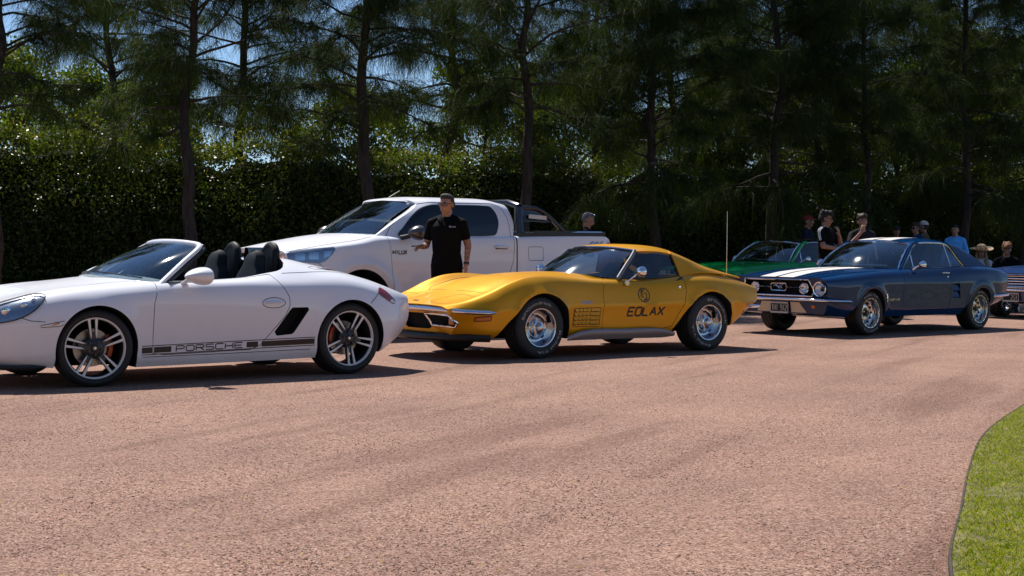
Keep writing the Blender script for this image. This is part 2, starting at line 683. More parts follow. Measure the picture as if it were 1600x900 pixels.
# stroke lettering (for painted or badge letters), unit cell 0..1
GL = {
    'P': [[(0, 0), (0, 1), (.8, 1), (1, .9), (1, .6), (.8, .47), (0, .47)]],
    'O': [[(.15, 0), (0, .15), (0, .85), (.15, 1), (.85, 1), (1, .85), (1, .15), (.85, 0), (.15, 0)]],
    'R': [[(0, 0), (0, 1), (.8, 1), (1, .88), (1, .62), (.8, .48), (0, .48)], [(.55, .48), (1, 0)]],
    'S': [[(1, .95), (.85, 1), (.12, 1), (0, .88), (0, .62), (.12, .52), (.88, .5), (1, .4), (1, .12), (.88, 0), (.12, 0), (0, .06)]],
    'C': [[(1, 1), (.15, 1), (0, .85), (0, .15), (.15, 0), (1, 0)]],
    'H': [[(0, 0), (0, 1)], [(1, 0), (1, 1)], [(0, .5), (1, .5)]],
    'E': [[(1, 1), (0, 1), (0, 0), (1, 0)], [(0, .5), (.85, .5)]],
    'L': [[(0, 1), (0, 0), (.9, 0)]],
    'A': [[(0, 0), (.5, 1), (1, 0)], [(.2, .36), (.8, .36)]],
    'X': [[(0, 0), (1, 1)], [(0, 1), (1, 0)]],
    'I': [[(.5, 0), (.5, 1)]],
    'U': [[(0, 1), (0, .12), (.12, 0), (.88, 0), (1, .12), (1, 1)]],
    'T': [[(0, 1), (1, 1)], [(.5, 1), (.5, 0)]],
    'M': [[(0, 0), (0, 1), (.5, .35), (1, 1), (1, 0)]],
    'Y': [[(0, 1), (.5, .5), (1, 1)], [(.5, .5), (.5, 0)]],
    '9': [[(.1, 0), (.85, 0), (1, .15), (1, .85), (.85, 1), (.15, 1), (0, .85), (0, .6), (.15, .47), (1, .47)]],
    '1': [[(.2, .8), (.55, 1), (.55, 0)]],
    '2': [[(0, .85), (.15, 1), (.85, 1), (1, .85), (1, .6), (0, .1), (0, 0), (1, 0)]],
    '5': [[(1, 1), (.05, 1), (0, .55), (.85, .55), (1, .42), (1, .13), (.85, 0), (0, 0)]],
    'N': [[(0, 0), (0, 1), (1, 0), (1, 1)]],
    'G': [[(1, .9), (.85, 1), (.15, 1), (0, .85), (0, .15), (.15, 0), (.85, 0), (1, .15), (1, .5), (.6, .5)]],
    '4': [[(.75, 0), (.75, 1), (0, .3), (1, .3)]],
}


def strokes(text, x0, x1, zf, h, gap=.28, shear=0.0):
    """polylines of the text laid from x0 to x1; zf(x) gives its base line"""
    n = len(text)
    wl = (x1 - x0) / (n + gap * (n - 1))
    out = []
    for i, c in enumerate(text):
        for s in GL.get(c, []):
            a = x0 + i * wl * (1 + gap)
            out.append([(a + q[0] * wl + shear * q[1] * h, zf(a + q[0] * wl) + q[1] * h) for q in s])
    return out


def text_tris(s, size=1.0, shear=0.0):
    c = bpy.data.curves.new('txt', 'FONT')
    c.body = s; c.size = size; c.shear = shear
    c.resolution_u = 3
    o = link('txt', c)
    me = evaluated(o)
    v = np.array([tuple(p.co) for p in me.vertices]).reshape(-1, 3)
    f = [list(p.vertices) for p in me.polygons]
    bpy.data.objects.remove(o); bpy.data.curves.remove(c); bpy.data.meshes.remove(me)
    return v, f


# ------------------------------------------------------------------ ground shape (slight fall across the drive)
def gz(x, y):
    d = (-.615 * x + .789 * y) - 12.3
    return .018 * (d + math.sqrt(d * d + 1.0)) / 2


def place_car(name, label, x, y, deg, cat='car', group=None):
    a = R(deg)
    n = (-math.sin(a), math.cos(a))
    zn, zf = gz(x - .8 * n[0], y - .8 * n[1]), gz(x + .8 * n[0], y + .8 * n[1])
    ax = (math.cos(a), math.sin(a))
    zr = gz(x + 2.6 * ax[0], y + 2.6 * ax[1]); z0 = gz(x, y)
    return thing(name, label, cat, (x, y, z0), (math.atan2(zf - zn, 1.6), -math.atan2(zr - z0, 2.6), a), group)


# ------------------------------------------------------------------ the drive, the lawn
def ground_mat():
    m, n, out = new_mat('gravel')
    b = N(n, 'ShaderNodeBsdfPrincipled', i_Roughness=.9)
    b.inputs['Specular IOR Level'].default_value = .2
    tc = N(n, 'ShaderNodeTexCoord')
    P = tc.outputs['Object']
    v1 = N(n, 'ShaderNodeTexVoronoi', i_Scale=120.0)
    v2 = N(n, 'ShaderNodeTexNoise', i_Scale=260.0, i_Detail=3.0)
    big = N(n, 'ShaderNodeTexNoise', i_Scale=.55, i_Detail=5.0, i_Roughness=.6)
    mp = N(n, 'ShaderNodeMapping')
    mp.vector_type = 'TEXTURE'
    mp.inputs['Rotation'].default_value = (0, 0, R(66))
    mp.inputs['Scale'].default_value = (8, .8, 1)
    trk = N(n, 'ShaderNodeTexNoise', i_Scale=1.6, i_Detail=4.0)
    n.links.new(P, mp.inputs[0]); n.links.new(mp.outputs[0], trk.inputs['Vector'])
    for t in (v1, v2, big):
        n.links.new(P, t.inputs['Vector'])
    se = N(n, 'ShaderNodeSeparateColor')
    n.links.new(v1.outputs['Color'], se.inputs[0])
    c1 = ramp(n, se.outputs[0], [(.0, (.112, .060, .043)), (.22, (.228, .126, .090)), (.5, (.296, .170, .122)), (.8, (.368, .226, .167)), (1.0, (.49, .345, .27))])
    c2 = ramp(n, v2.outputs[0], [(.30, (.80, .80, .80)), (.60, (1.05, 1.05, 1.05))])
    c3 = ramp(n, big.outputs[0], [(.33, (.84, .83, .83)), (.66, (1.08, 1.07, 1.06))])
    c4 = ramp(n, trk.outputs[0], [(.36, (.80, .77, .75)), (.45, (1.0, 1.0, 1.0)), (.70, (1.10, 1.09, 1.08))])
    cur = c1
    for c in (c2, c3, c4):
        mx = N(n, 'ShaderNodeMix', data_type='RGBA', blend_type='MULTIPLY')
        mx.inputs['Factor'].default_value = 1
        n.links.new(cur, mx.inputs['A']); n.links.new(c, mx.inputs['B'])
        cur = mx.outputs['Result']
    n.links.new(cur, b.inputs['Base Color'])
    bp = N(n, 'ShaderNodeBump', i_Strength=.35, i_Distance=.006)
    n.links.new(v1.outputs['Distance'], bp.inputs['Height'])
    bp2 = N(n, 'ShaderNodeBump', i_Strength=.4, i_Distance=.005)
    n.links.new(v2.outputs[0], bp2.inputs['Height'])
    n.links.new(bp.outputs[0], bp2.inputs['Normal'])
    n.links.new(bp2.outputs[0], b.inputs['Normal'])
    n.links.new(b.outputs[0], out.inputs[0])
    return m


M['gravel'] = ground_mat()
M['soil'] = mat('soil', (.10, .075, .045), .95, var=.5, vscale=14, bump=.6, bscale=40)
M['lawn_base'] = mat('lawn_base', (.15, .13, .045), .95, var=.5, vscale=12, bump=.5, bscale=60)


def make_ground():
    xs = np.concatenate([np.linspace(-260, -16, 18), np.linspace(-14, 22, 73), np.linspace(24, 260, 18)])
    ys = np.concatenate([np.linspace(-200, 2, 12), np.linspace(3, 45, 169), np.linspace(47, 320, 20)])
    X, Y = np.meshgrid(xs, ys, indexing='ij')
    d = (-.615 * X + .789 * Y) - 12.3
    Z = .018 * (d + np.sqrt(d * d + 1)) / 2
    Z = np.minimum(Z, .45)
    near = np.exp(-((Y - 9) / 8)**2) * np.exp(-(X / 9)**2)
    ruts = .016 * np.sin((X * .92 - Y * .39) * 3.6 + .8 * np.sin(X * .7 + Y * .3)) * near + .006 * np.sin(X * 2.3 + Y * 3.7) * np.sin(Y * 1.9 - X) * near
    Z = Z + ruts * (Y < 11.8) * np.clip((11.8 - Y) / 2, 0, 1)
    global GRID
    GRID = (xs, ys, Z)
    o = B().grid(np.stack([X, Y, Z], 2)).build('gravel_drive', M['gravel'], fix=False)
    tag(o, kind='structure')
    # flip if needed so normals look up
    if o.data.polygons[0].normal.z < 0:
        o.data.flip_normals()


make_ground()

# lawn, its edge traced from the photograph on level ground
EDGE = [(9.5, 30), (7.6, 22), (5.6, 15.5), (4.35, 12.4), (3.55, 10.66), (3.05, 9.6), (2.68, 8.73), (2.22, 7.42), (1.84, 6.25), (1.43, 4.97), (1.15, 3.6), (1.2, 1.5), (1.9, -1.5)]
EC = resample(crv([(a, c, 0) for a, c in EDGE], 300), 160)


def make_lawn():
    inner = EC.copy(); inner[:, 2] = .03
    outer = EC.copy(); outer[:, 0] = 60; outer[:, 2] = .035
    rows = [inner + (outer - inner) * t for t in (0, .004, .012, .03, .07, .15, .4, 1)]
    G = np.array(rows)
    G[:, :, 2] = .026
    o = B().grid(G).build('lawn', M['lawn_base'], fix=False)
    tag(o, kind='structure')
    if o.data.polygons[5].normal.z < 0:
        o.data.flip_normals()
    e = B().tube(EC + np.array([-.006, 0, .012]), .008, 6, flat=2.4).build('lawn_edging', M['edging'])
    tag(e, 'thin dark edging strip curving between gravel and lawn', 'edging')


M['edging'] = mat('edging', (.045, .03, .022), .8, var=.4, vscale=20)
make_lawn()


# ------------------------------------------------------------------ wheels (axle along y, outer face towards -y)
def tyre_b(Rt, r, w, grooves=3):
    h = w / 2
    half = [(r - .012, -.80 * h), (r + .004, -.93 * h), (r + .02, -.97 * h), ((r + Rt) / 2, -h), (Rt - .045, -.985 * h),
            (Rt - .022, -.93 * h), (Rt - .008, -.84 * h), (Rt - .002, -.72 * h)]
    tread = []
    for k in range(grooves):
        c = (-.5 + k / max(1, grooves - 1)) * h
        g = .035 * h
        tread += [(Rt, c - 2 * g), (Rt - .008, c - g), (Rt - .008, c + g), (Rt, c + 2 * g)]
    prof = half + tread + [(a, -b) for a, b in reversed(half)]
    return B().lathe(prof, 64, closed=False)


def spoke_b(pts, front, back):
    """pts: outline in wheel plane (x,z); front(r)->y of face; solid back to y+back"""
    n = len(pts)
    v = [(x, front(math.hypot(x, z)), z) for x, z in pts] + [(x * .97, front(math.hypot(x, z)) + back, z * .97) for x, z in pts]
    f = [tuple(range(n)), tuple(reversed(range(n, 2 * n)))] + [(i, i + n, (i + 1) % n + n, (i + 1) % n) for i in range(n)]
    return B().add(v, f)


def tyre_text(s, rad, a_mid, span, h, y, flip=False):
    v, f = text_tris(s, 1.0)
    x0, x1 = v[:, 0].min(), v[:, 0].max()
    y1 = .72
    out = []
    for p in v:
        u = (p[0] - x0) / (x1 - x0) - .5
        a = a_mid - u * span if not flip else a_mid + u * span
        q = rad + (p[1] / y1) * h * (1 if not flip else -1) + (h if flip else 0)
        out.append((q * math.cos(a), y - .0 , q * math.sin(a)))
    return B().add(out, f)


WK = {}


def proto(kind, Rt):
    L = []   # (name, mesh, level)
    ad = lambda n, b, m, **k: L.append((n, b.mesh(n, m, **k)))
    if kind.startswith('sport'):
        off = R(5) if kind == 'sport_front' else R(-30)
        w = .235 if kind == 'sport_front' else .265
        h = w / 2
        r = .2413
        ad('wheel', B().lathe([(.235, h), (.228, h * .6), (.222, -h * .3), (.232, -h * .72), (.238, -h * .80), (.240, -h * .9)], 64), M['rim_dark'])
        ad('rim_lip', B().lathe([(.236, -h * .80), (.241, -h * .95), (.246, -h * .985), (.2505, -h * .97), (.252, -h * .88), (.248, -h * .78)], 72), M['rim_face'])
        ad('tyre', tyre_b(Rt, .2485, w), M['tyre'])
        fr = lambda q: -h * .93 + .022 * (1 - min(q, .24) / .24)
        fr2 = lambda q: -h * .80 + .02 * (1 - min(q, .24) / .24)
        for k in range(5):
            a = PI / 2 + off + k * 2 * PI / 5
            ca, sa = math.cos(a), math.sin(a)
            rot = lambda u, t: (u * ca - t * sa, u * sa + t * ca)
            ad('spoke_web', spoke_b([rot(.05, -.030), rot(.115, -.030), rot(.135, -.016), rot(.135, .016), rot(.115, .030), rot(.05, .030)], fr2, .03), M['rim_dark'], smooth=False)
            for s in (-1, 1):
                ad('spoke_core', spoke_b([rot(.09, s * .018), rot(.242, s * .019), rot(.242, s * .043), rot(.09, s * .031)], lambda q: fr(q) + .011, .03), M['rim_dark'], smooth=False)
            for s in (-1, 1):
                o = [rot(.078, s * .0225), rot(.11, s * .0165), rot(.240, s * .0195), rot(.243, s * .0420), rot(.11, s * .0290)]
                ad('spoke', spoke_b(o, fr, .012), M['rim_face'], bevel=.002)
        ad('hub', B().lathe([(.001, -h * .80), (.03, -h * .80), (.034, -h * .76), (.075, -h * .70), (.088, -h * .60), (.088, -h * .3)], 40), M['rim_dark'])
        ad('hub_cap', B().lathe([(.001, -h * .87), (.026, -h * .86), (.031, -h * .80)], 28), M['rim_dark'])
        ad('hub_badge', B().lathe([(.001, -h * .885), (.011, -h * .882), (.013, -h * .86)], 16), M['brushed'])
        for k in range(5):
            a = PI / 2 + off + (k + .5) * 2 * PI / 5
            ad('lug_nut', B().lathe([(.001, -h * .86), (.009, -h * .86), (.011, -h * .70)], 10, c=(.056 * math.cos(a), 0, .056 * math.sin(a))), M['black_gloss'])
        ad('brake_disc', B().lathe([(.07, -.005), (.155, -.005), (.157, .01), (.07, .02)], 48), M['disc'])
        sgn = 1 if kind == 'sport_front' else -1
        c = []
        for a in np.linspace(-.62, .62, 12):
            c.append((sgn * .150 * math.cos(a + .1), -.01, .150 * math.sin(a + .1)))
        ad('brake_caliper', B().tube(c, .034, 10, flat=.75), M['caliper'])
    elif kind == 'rally':
        w = .255; h = w / 2
        ad('wheel', B().lathe([(.195, h), (.185, h * .3), (.183, -h * .2), (.19, -h * .55)], 64), M['rim_dark'])
        ad('trim_ring', B().lathe([(.135, -h * .20), (.152, -h * .22), (.168, -h * .38), (.180, -h * .68), (.186, -h * .90), (.194, -h * .985), (.204, -h * 1.0), (.2095, -h * .95), (.211, -h * .85)], 80), M['wheel_chrome'])
        ad('wheel_disc', B().lathe([(.05, -h * .70), (.068, -h * .66), (.076, -h * .50), (.088, -h * .42), (.098, -h * .50), (.110, -h * .56), (.122, -h * .48), (.130, -h * .30), (.140, -h * .16)], 64), M['wheel_chrome'])
        ad('centre_cap', B().lathe([(.001, -h * 1.02), (.024, -h * 1.0), (.036, -h * .95), (.040, -h * .86), (.042, -h * .70), (.055, -h * .64)], 40), M['wheel_chrome'])
        for k in range(5):
            a = R(20) + k * 2 * PI / 5
            pts = [(.118 * math.cos(a + t) , .118 * math.sin(a + t)) for t in np.linspace(-.16, .16, 6)] + [(.132 * math.cos(a + t), .132 * math.sin(a + t)) for t in np.linspace(.16, -.16, 6)]
            ad('slot', spoke_b(pts, lambda q: -h * .50, .02), M['black_void'], smooth=False)
        ad('tyre', tyre_b(Rt, .206, w, 4), M['tyre'])
        ad('tyre_lettering', tyre_text('BFGoodrich', .248, PI / 2 + (.35 if Rt > 0.3285 else -.75), 1.75, .030, -h * 1.012), M['tyre_letter'])
        ad('tyre_lettering', tyre_text('Radial T/A', .248, (-.95 if Rt > 0.3285 else -2.3), 1.6, .030, -h * 1.012), M['tyre_letter'])
    elif kind == 'slot':
        w = .245; h = w / 2
        ad('wheel', B().lathe([(.20, h), (.19, h * .3), (.187, -h * .1), (.184, -h * .55), (.190, -h * .88), (.197, -h * .98), (.206, -h * .99), (.209, -h * .9)], 72), M['brushed'])
        ad('wheel_disc', B().lathe([(.055, -h * .22), (.09, -h * .26), (.115, -h * .20), (.150, -h * .12), (.175, -h * .20), (.188, -h * .36)], 64), M['brushed'])
        ad('hub', B().lathe([(.001, -h * .62), (.028, -h * .62), (.036, -h * .55), (.040, -h * .28), (.06, -h * .22)], 32), M['rim_dark'])
        for k in range(12):
            a = k * 2 * PI / 12
            ad('vent_hole', B().lathe([(.001, -h * .235), (.0155, -h * .235), (.0165, -h * .05)], 12, c=(.142 * math.cos(a), 0, .142 * math.sin(a))), M['black_void'])
        for k in range(16):
            a = k * 2 * PI / 16
            ad('rim_bolt', B().lathe([(.001, -h * 1.01), (.006, -h * 1.01), (.007, -h * .95)], 8, c=(.2015 * math.cos(a), 0, .2015 * math.sin(a))), M['rim_dark'])
        for k in range(5):
            a = k * 2 * PI / 5 + .3
            ad('lug_nut', B().lathe([(.001, -h * .46), (.010, -h * .46), (.011, -h * .2)], 8, c=(.062 * math.cos(a), 0, .062 * math.sin(a))), M['chrome'])
        ad('tyre', tyre_b(Rt, .204, w, 3), M['tyre'])
        ad('tyre_lettering', tyre_text('Radial T/A', .242, PI / 2, 1.3, .026, -h * 1.012), M['tyre_letter'])
        ad('tyre_lettering', tyre_text('Radial T/A', .242, -PI / 2, 1.3, .026, -h * 1.012), M['tyre_letter'])
    else:
        w = .265; h = w / 2
        ad('wheel', B().lathe([(.225, h), (.21, -h * .2), (.215, -h * .7), (.226, -h * .95), (.232, -h * .9)], 56), M['brushed'])
        fr = lambda q: -h * .75
        for k in range(6):
            a = k * PI / 3 + .3
            ca, sa = math.cos(a), math.sin(a)
            rot = lambda u, t: (u * ca - t * sa, u * sa + t * ca)
            ad('spoke', spoke_b([rot(.05, -.03), rot(.222, -.04), rot(.222, .04), rot(.05, .03)], fr, .03), M['brushed'], bevel=.004)
        ad('hub', B().lathe([(.001, -h * .85), (.05, -h * .82), (.07, -h * .6), (.07, 0)], 28), M['rim_dark'])
        ad('tyre', tyre_b(Rt, .226, w, 4), M['tyre'])
    return L


def wheel(car, kind, x, y, Rt, steer=0.0, far=False, spin=0.0):
    key = (kind, Rt)
    if key not in WK:
        WK[key] = proto(kind, Rt)
    L = WK[key]
    o = link('wheel', L[0][1], car, (x, y, Rt), (0, spin, (PI if far else 0) + steer))
    for n, me in L[1:]:
        link(n, me, o)
    return o


# ------------------------------------------------------------------ car furniture
def seat(car, x, y, z, h, m, w=.50, lean=.25, name='seat', head=True):
    """bucket seat: cushion at z, back of height h"""
    b = B().box((x - .25, y, z), (.52, w, .16))
    o = b.build(name, m, car, bevel=.04)
    c = []
    k = 20
    for i in range(k + 1):
        t = 1 - (1 - i / k)**1.5
        ww = w * np.interp(t, [0, .3, .55, .72, .80, 1], [.46, .50, .46, .32, .23, .21]) * math.sqrt(max(.004, 1 - max(0, (t - .80) / .20)**2.6))
        zz = z - .02 + t * h
        xx = x + lean * t * h
        th = np.interp(t, [0, .6, .8, 1], [.08, .075, .068, .062]) * math.sqrt(max(.01, 1 - max(0, (t - .86) / .14)**2.2))
        ring = []
        for a in np.linspace(0, 2 * PI, 16, endpoint=False):
            ca, sa = math.cos(a), math.sin(a)
            ring.append((xx + th * np.sign(ca) * abs(ca)**.7 + (.03 * abs(sa)**3 if ca < 0 else 0) * -1, y + ww * np.sign(sa) * abs(sa)**.6, zz))
        c.append(ring)
    bb = B()
    bb.grid(np.array(c), closev=True)
    bb.f.append(tuple(range(16)))
    bb.f.append(tuple(k * 16 + j for j in reversed(range(16))))
    bb.build('seat_back', m, o)
    return o


def steering(car, x, y, z, r=.18, tilt=.45, m=None):
    th = np.linspace(0, 2 * PI, 33)[:-1]
    pts = [(x + math.sin(tilt) * r * math.sin(a) * 1.0, y + r * math.cos(a), z + math.cos(tilt) * r * math.sin(a)) for a in th]
    o = B().tube(pts, .013, 8, closed=True).build('steering_wheel', m or M['black_trim'], car)
    for a in (R(-15), R(195), R(270)):
        B().tube([(x, y, z), (x + math.sin(tilt) * r * math.sin(a), y + r * math.cos(a), z + math.cos(tilt) * r * math.sin(a))], .011, 6).build('steering_spoke', M['brushed'], o)
    return o


def wiper(car, pts, m=None):
    return B().tube(crv(pts, 12), .007, 6).build('wiper', m or M['black_trim'], car)


def frame_loop(name, loops, m, car, r=.008, n=60, flat=1.0, closed=True):
    P = resample(crv(loops, 120, closed=closed), n)
    if closed:
        P = P[:-1]
    return B().tube(P, r, 8, closed=closed, flat=flat).build(name, m, car)


# ------------------------------------------------------------------ white roadster
def white_roadster():
    car = place_car('sports_car', 'white open two-seat roadster with a dark lettered stripe along its sill', -3.910, 13.161, 38.38)
    g = [
        [(-.95, .0, .22), (-.7, 0, .165), (2.6, 0, .165), (3.22, 0, .30)],
        [(-.86, .56, .22), (-.5, .79, .18), (.36, .82, .150), (1.2, .82, .155), (2.0, .83, .165), (2.72, .80, .185), (3.16, .52, .30)],
        [(-.88, .62, .27), (-.5, .835, .25), (.36, .85, .215), (1.2, .845, .22), (2.0, .86, .23), (2.5, .875, .24), (2.75, .855, .25), (3.19, .56, .36)],
        [(-.90, .66, .40), (-.5, .865, .42), (0, .885, .42), (.5, .862, .40), (1.2, .862, .40), (1.9, .885, .43), (2.42, .903, .46), (2.75, .885, .45), (3.05, .75, .46), (3.26, .56, .47)],
        [(-.92, .66, .52), (-.5, .872, .56), (0, .897, .60), (.5, .878, .60), (1.2, .882, .62), (1.9, .897, .64), (2.42, .907, .65), (2.72, .88, .63), (3.02, .74, .61), (3.28, .55, .60)],
        [(-.93, .62, .575), (-.5, .825, .68), (0, .862, .735), (.5, .865, .755), (1.2, .866, .765), (1.8, .862, .79), (2.4, .862, .805), (2.75, .815, .755), (3.02, .70, .70), (3.28, .53, .67)],
        [(-.93, .56, .60), (-.5, .70, .755), (-.2, .735, .80), (0, .745, .817), (.4, .775, .832), (.7, .80, .838), (1.2, .805, .847), (1.75, .785, .868), (2.36, .745, .898), (2.75, .70, .835), (3.02, .62, .765), (3.28, .50, .70)],
        [(-.95, .36, .60), (-.5, .47, .745), (0, .50, .825), (.4, .54, .868), (.7, .56, .86), (1.4, .42, .90), (1.75, .385, 1.03), (1.95, .38, 1.055), (2.2, .38, 1.012), (2.6, .37, .925), (2.9, .36, .845), (3.28, .34, .72)],
        [(-.96, 0, .58), (-.6, 0, .70), (-.2, 0, .80), (.2, 0, .868), (.5, 0, .905), (.8, 0, .9), (1.6, 0, .90), (2.0, 0, .955), (2.4, 0, .935), (2.8, 0, .86), (3.30, 0, .73)],
    ]
    P = M['white_paint']
    b = car_body(g, (1,), P, nu=170, nseg=6, flares=((0, .30, .37, .010, .05), (2.415, .31, .37, .012, .05)))
    body = b.build('body', P, car)
    body.data.materials.append(M['black_void'])
    for lo, hi in ((-1.2, -.52), (.52, 1.2)):
        boolean(body, prism(arch_poly(0, .318, .352, .05), lo, hi, M['black_void']))
        boolean(body, prism(arch_poly(2.415, .325, .358, .05), lo, hi, M['black_void']))
    # cockpit
    ck = [(.70, -.55), (.62, 0), (.70, .55), (.95, .665), (1.5, .675), (1.80, .65), (1.90, .55), (1.93, 0), (1.90, -.55), (1.80, -.65), (1.5, -.675), (.95, -.665)]
    boolean(body, prism([tuple(p[:2]) for p in crv([(a, c, 0) for a, c in ck], 60, closed=True)[:-1]], .36, 2.0, M['leather'], 'z'))
    # side intakes
    ik = [(1.655, .375), (1.63, .41), (1.775, .60), (1.80, .622), (1.955, .622), (1.965, .60), (1.825, .40), (1.80, .385)]
    for lo, hi in ((-1.2, -.78), (.78, 1.2)):
        boolean(body, prism(ik, lo, hi, M['black_void']))
    # front corner intake
    for s in (-1, 1):
        fi = [(s * .42, .30), (s * .66, .32), (s * .72, .40), (s * .66, .47), (s * .45, .46)]
        boolean(body, prism(fi, -1.3, -.72, M['black_void'], 'x'))
    finish(body)
    sk = Skin([body])
    dp = [(.565, .95), (.53, .78), (.495, .68), (.488, .50), (.488, .26), (.60, .246), (1.40, .262), (1.50, .30), (1.73, .55), (1.775, .64), (1.775, .715), (1.73, .80), (1.65, .95)]
    doors = []
    for s in (-1, 1):
        lo, hi = (-1.2, -.70) if s < 0 else (.70, 1.2)
        doors.append(cut_panel(body, dp, lo, hi, 'door', P, car, .006))
    finish(body)
    for dr, wy in zip(doors, 'lr'):
        rc = [(1.505 + .225 * (.5 - .5 * math.cos(a)), .665 + .046 * math.sin(a) * (1 if math.sin(a) > 0 else .95)) for a in np.linspace(0, 2 * PI, 25)[:-1]]
        sk.line(rc, .006, wy, .0012, True).build('handle_recess', M['gap'], dr)
        hp = [sk.pt((x, .668), wy, .012) for x in np.linspace(1.53, 1.70, 8)]
        B().tube(hp, [.008, .017, .02, .021, .021, .02, .017, .008], 10, flat=.6).build('door_handle', P, dr)
    lip = resample(crv([(-.42, -.84, .185), (-.70, -.76, .185), (-.90, -.50, .20), (-.95, 0, .21), (-.90, .50, .20), (-.70, .76, .185), (-.42, .84, .185)], 60), 40)
    B().tube(lip, [.006, .014] + [.022] * 36 + [.014, .006], 8, flat=1.0).build('front_lip', M['black_trim'], car)
    # lids
    sk.line([(-.9, .47), (-.5, .56), (0, .60), (.35, .655), (.47, .69)], .006, 't').build('hood_gap', M['gap'], car)
    sk.line([(-.9, -.47), (-.5, -.56), (0, -.60), (.35, -.655), (.47, -.69)], .006, 't').build('hood_gap', M['gap'], car)
    for s in (1, -1):
        sk.line([(1.80, s * .70), (2.0, s * .70), (2.35, s * .66), (2.62, s * .60), (2.75, s * .5), (2.78, 0)], .006, 't').build('lid_gap', M['gap'], car)
        wy = 'l' if s < 0 else 'r'
        sk.line([(2.62, .645), (2.70, .70), (2.745, .735)], .006, wy).build('bumper_gap', M['gap'], car)
        sk.line([(-.44, .545), (-.55, .555), (-.62, .58)], .005, wy).build('bumper_gap', M['gap'], car)
        # air outlet on the rear deck
        pl = [(2.13, s * .60), (2.20, s * .545), (2.50, s * .50), (2.56, s * .53), (2.50, s * .585), (2.2, s * .63)]
        sk.line(pl, .005, 't', .0012, True).build('vent_outline', M['gap'], car)
        sk.patch([(2.22, s * .575), (2.5, s * .53), (2.50, s * .56), (2.33, s * .60)], 't', .003).build('vent', M['rim_dark'], car)
        sk.patch([(2.33, s * .56), (2.46, s * .54), (2.45, s * .555), (2.36, s * .575)], 't', .005).build('filler_badge', M['caliper'], car)
        # sill stripe with letters
        zc = lambda x: .287 + .0183 * (x - .38)
        for z in (-.036, .036):
            o = sk.line([(.385, zc(.385) + z), (2.035, zc(2.035) + z)], .007, wy, .002).build('side_stripe', M['decal_dark'], car)
        for a, c in ((.385, .482), (.498, .655), (1.365, 1.475), (1.51, 2.03)):
            sk.patch([(a, zc(a) - .024), (c, zc(c) - .024), (c, zc(c) + .024), (a, zc(a) + .024)], wy, .002).build('stripe_bar', M['decal_dark'], car)
        t0, t1 = (.70, 1.325)
        for ch in strokes('PORSCHE', 0, 1, lambda x: 0, .046, .26):
            q = [(t0 + (t1 - t0) * (p[0] if s < 0 else 1 - p[0]), zc(t0 + (t1 - t0) * p[0]) - .023 + p[1]) for p in ch]
            sk.line(q, .010, wy, .0024, step=.02).build('stripe_letter', M['decal_dark'], car)
        sk.line([(.40, .232), (1.2, .236), (2.0, .246)], .005, wy, .0015).build('skirt_gap', M['gap'], car)
        # lamps
        hl = [(-.88, .60), (-.78, .655), (-.62, .715), (-.47, .752), (-.42, .752), (-.405, .742), (-.44, .70), (-.52, .63), (-.62, .575), (-.72, .545), (-.84, .54)]
        hl = [tuple(p[:2]) for p in crv([(a, c, 0) for a, c in hl], 44, closed=True)[:-1]]
        h = sk.patch(hl, wy, .004, .02).build('headlight', M['lamp_bowl'], car)
        sk.patch(hl, wy, .016, .02).build('lens', M['lamp_glass'], h)
        sk.line(hl, .008, wy, .017, True).build('lamp_rim', M['gap'], h)
        for cx, cz, rr in ((-.70, .63, .048), (-.575, .675, .035), (-.50, .715, .02)):
            c = sk.pt((cx, cz), wy, .004)
            B().ball(c, (rr, .008, rr * .8), 16, 8).build('reflector', M['chrome'], h)
        mk = [(-.475, .502), (-.475, .518), (-.29, .55), (-.285, .528), (-.33, .508)]
        h = sk.patch(mk, wy, .004, .03).build('marker_light', M['clear_lamp'], car)
        sk.patch([(-.40, .515), (-.33, .526), (-.33, .538), (-.36, .534)], wy, .006, .02).build('marker_bulb', M['amber'], h)
        sk.line(mk, .005, wy, .0045, True).build('lamp_rim', M['gap'], h)
        tl = [(2.745, .735), (2.79, .782), (2.85, .765), (2.93, .71), (2.985, .655), (2.97, .632), (2.90, .648), (2.82, .685)]
        tl = [tuple(p[:2]) for p in crv([(a, c, 0) for a, c in tl], 40, closed=True)[:-1]]
        h = sk.patch(tl, wy, .006, .02).build('tail_light', M['red_lamp'], car)
        sk.patch([(2.885, .656), (2.95, .637), (2.975, .642), (2.93, .675)], wy, .009, .02).build('reversing_lamp', M['clear_lamp'], h)
        # bumper reflector, mirror
        sk.patch([(2.80, .345), (2.95, .375), (2.95, .385), (2.80, .362)], wy, .003).build('bumper_crease', P, car)
        c = (.825, s * .985, .905)
        G = []
        rot = Matrix.Rotation(s * -.15, 3, 'Z')
        for i in range(13):
            t = i / 12
            # from the slim front edge to the full rear rim
            sz = (.02 + .98 * math.sin(t * PI / 2)**.8)
            ring = []
            for a in np.linspace(0, 2 * PI, 24, endpoint=False):
                p = rot @ Vector((-.14 + .215 * t, s * .140 * sz * math.cos(a) + s * .03 * (1 - t), .076 * sz * np.sign(math.sin(a)) * abs(math.sin(a))**.85))
                ring.append((c[0] + p.x, c[1] + p.y, c[2] + p.z))
            G.append(ring)
        bb = B().grid(np.array(G), closev=True)
        bb.f.append(tuple(range(24)))
        mo = bb.build('mirror', P, car)
        bb = B(); bb.add([tuple(np.array(p) + (-.006, 0, 0)) for p in G[-1]], [tuple(range(24))]); bb.build('mirror_glass', M['chrome'], mo)
        B().tube([(.80, s * .80, .845), (.79, s * .86, .862), (.80, s * .92, .885)], [.032, .022, .026], 10, flat=.5).build('mirror_arm', P, mo)
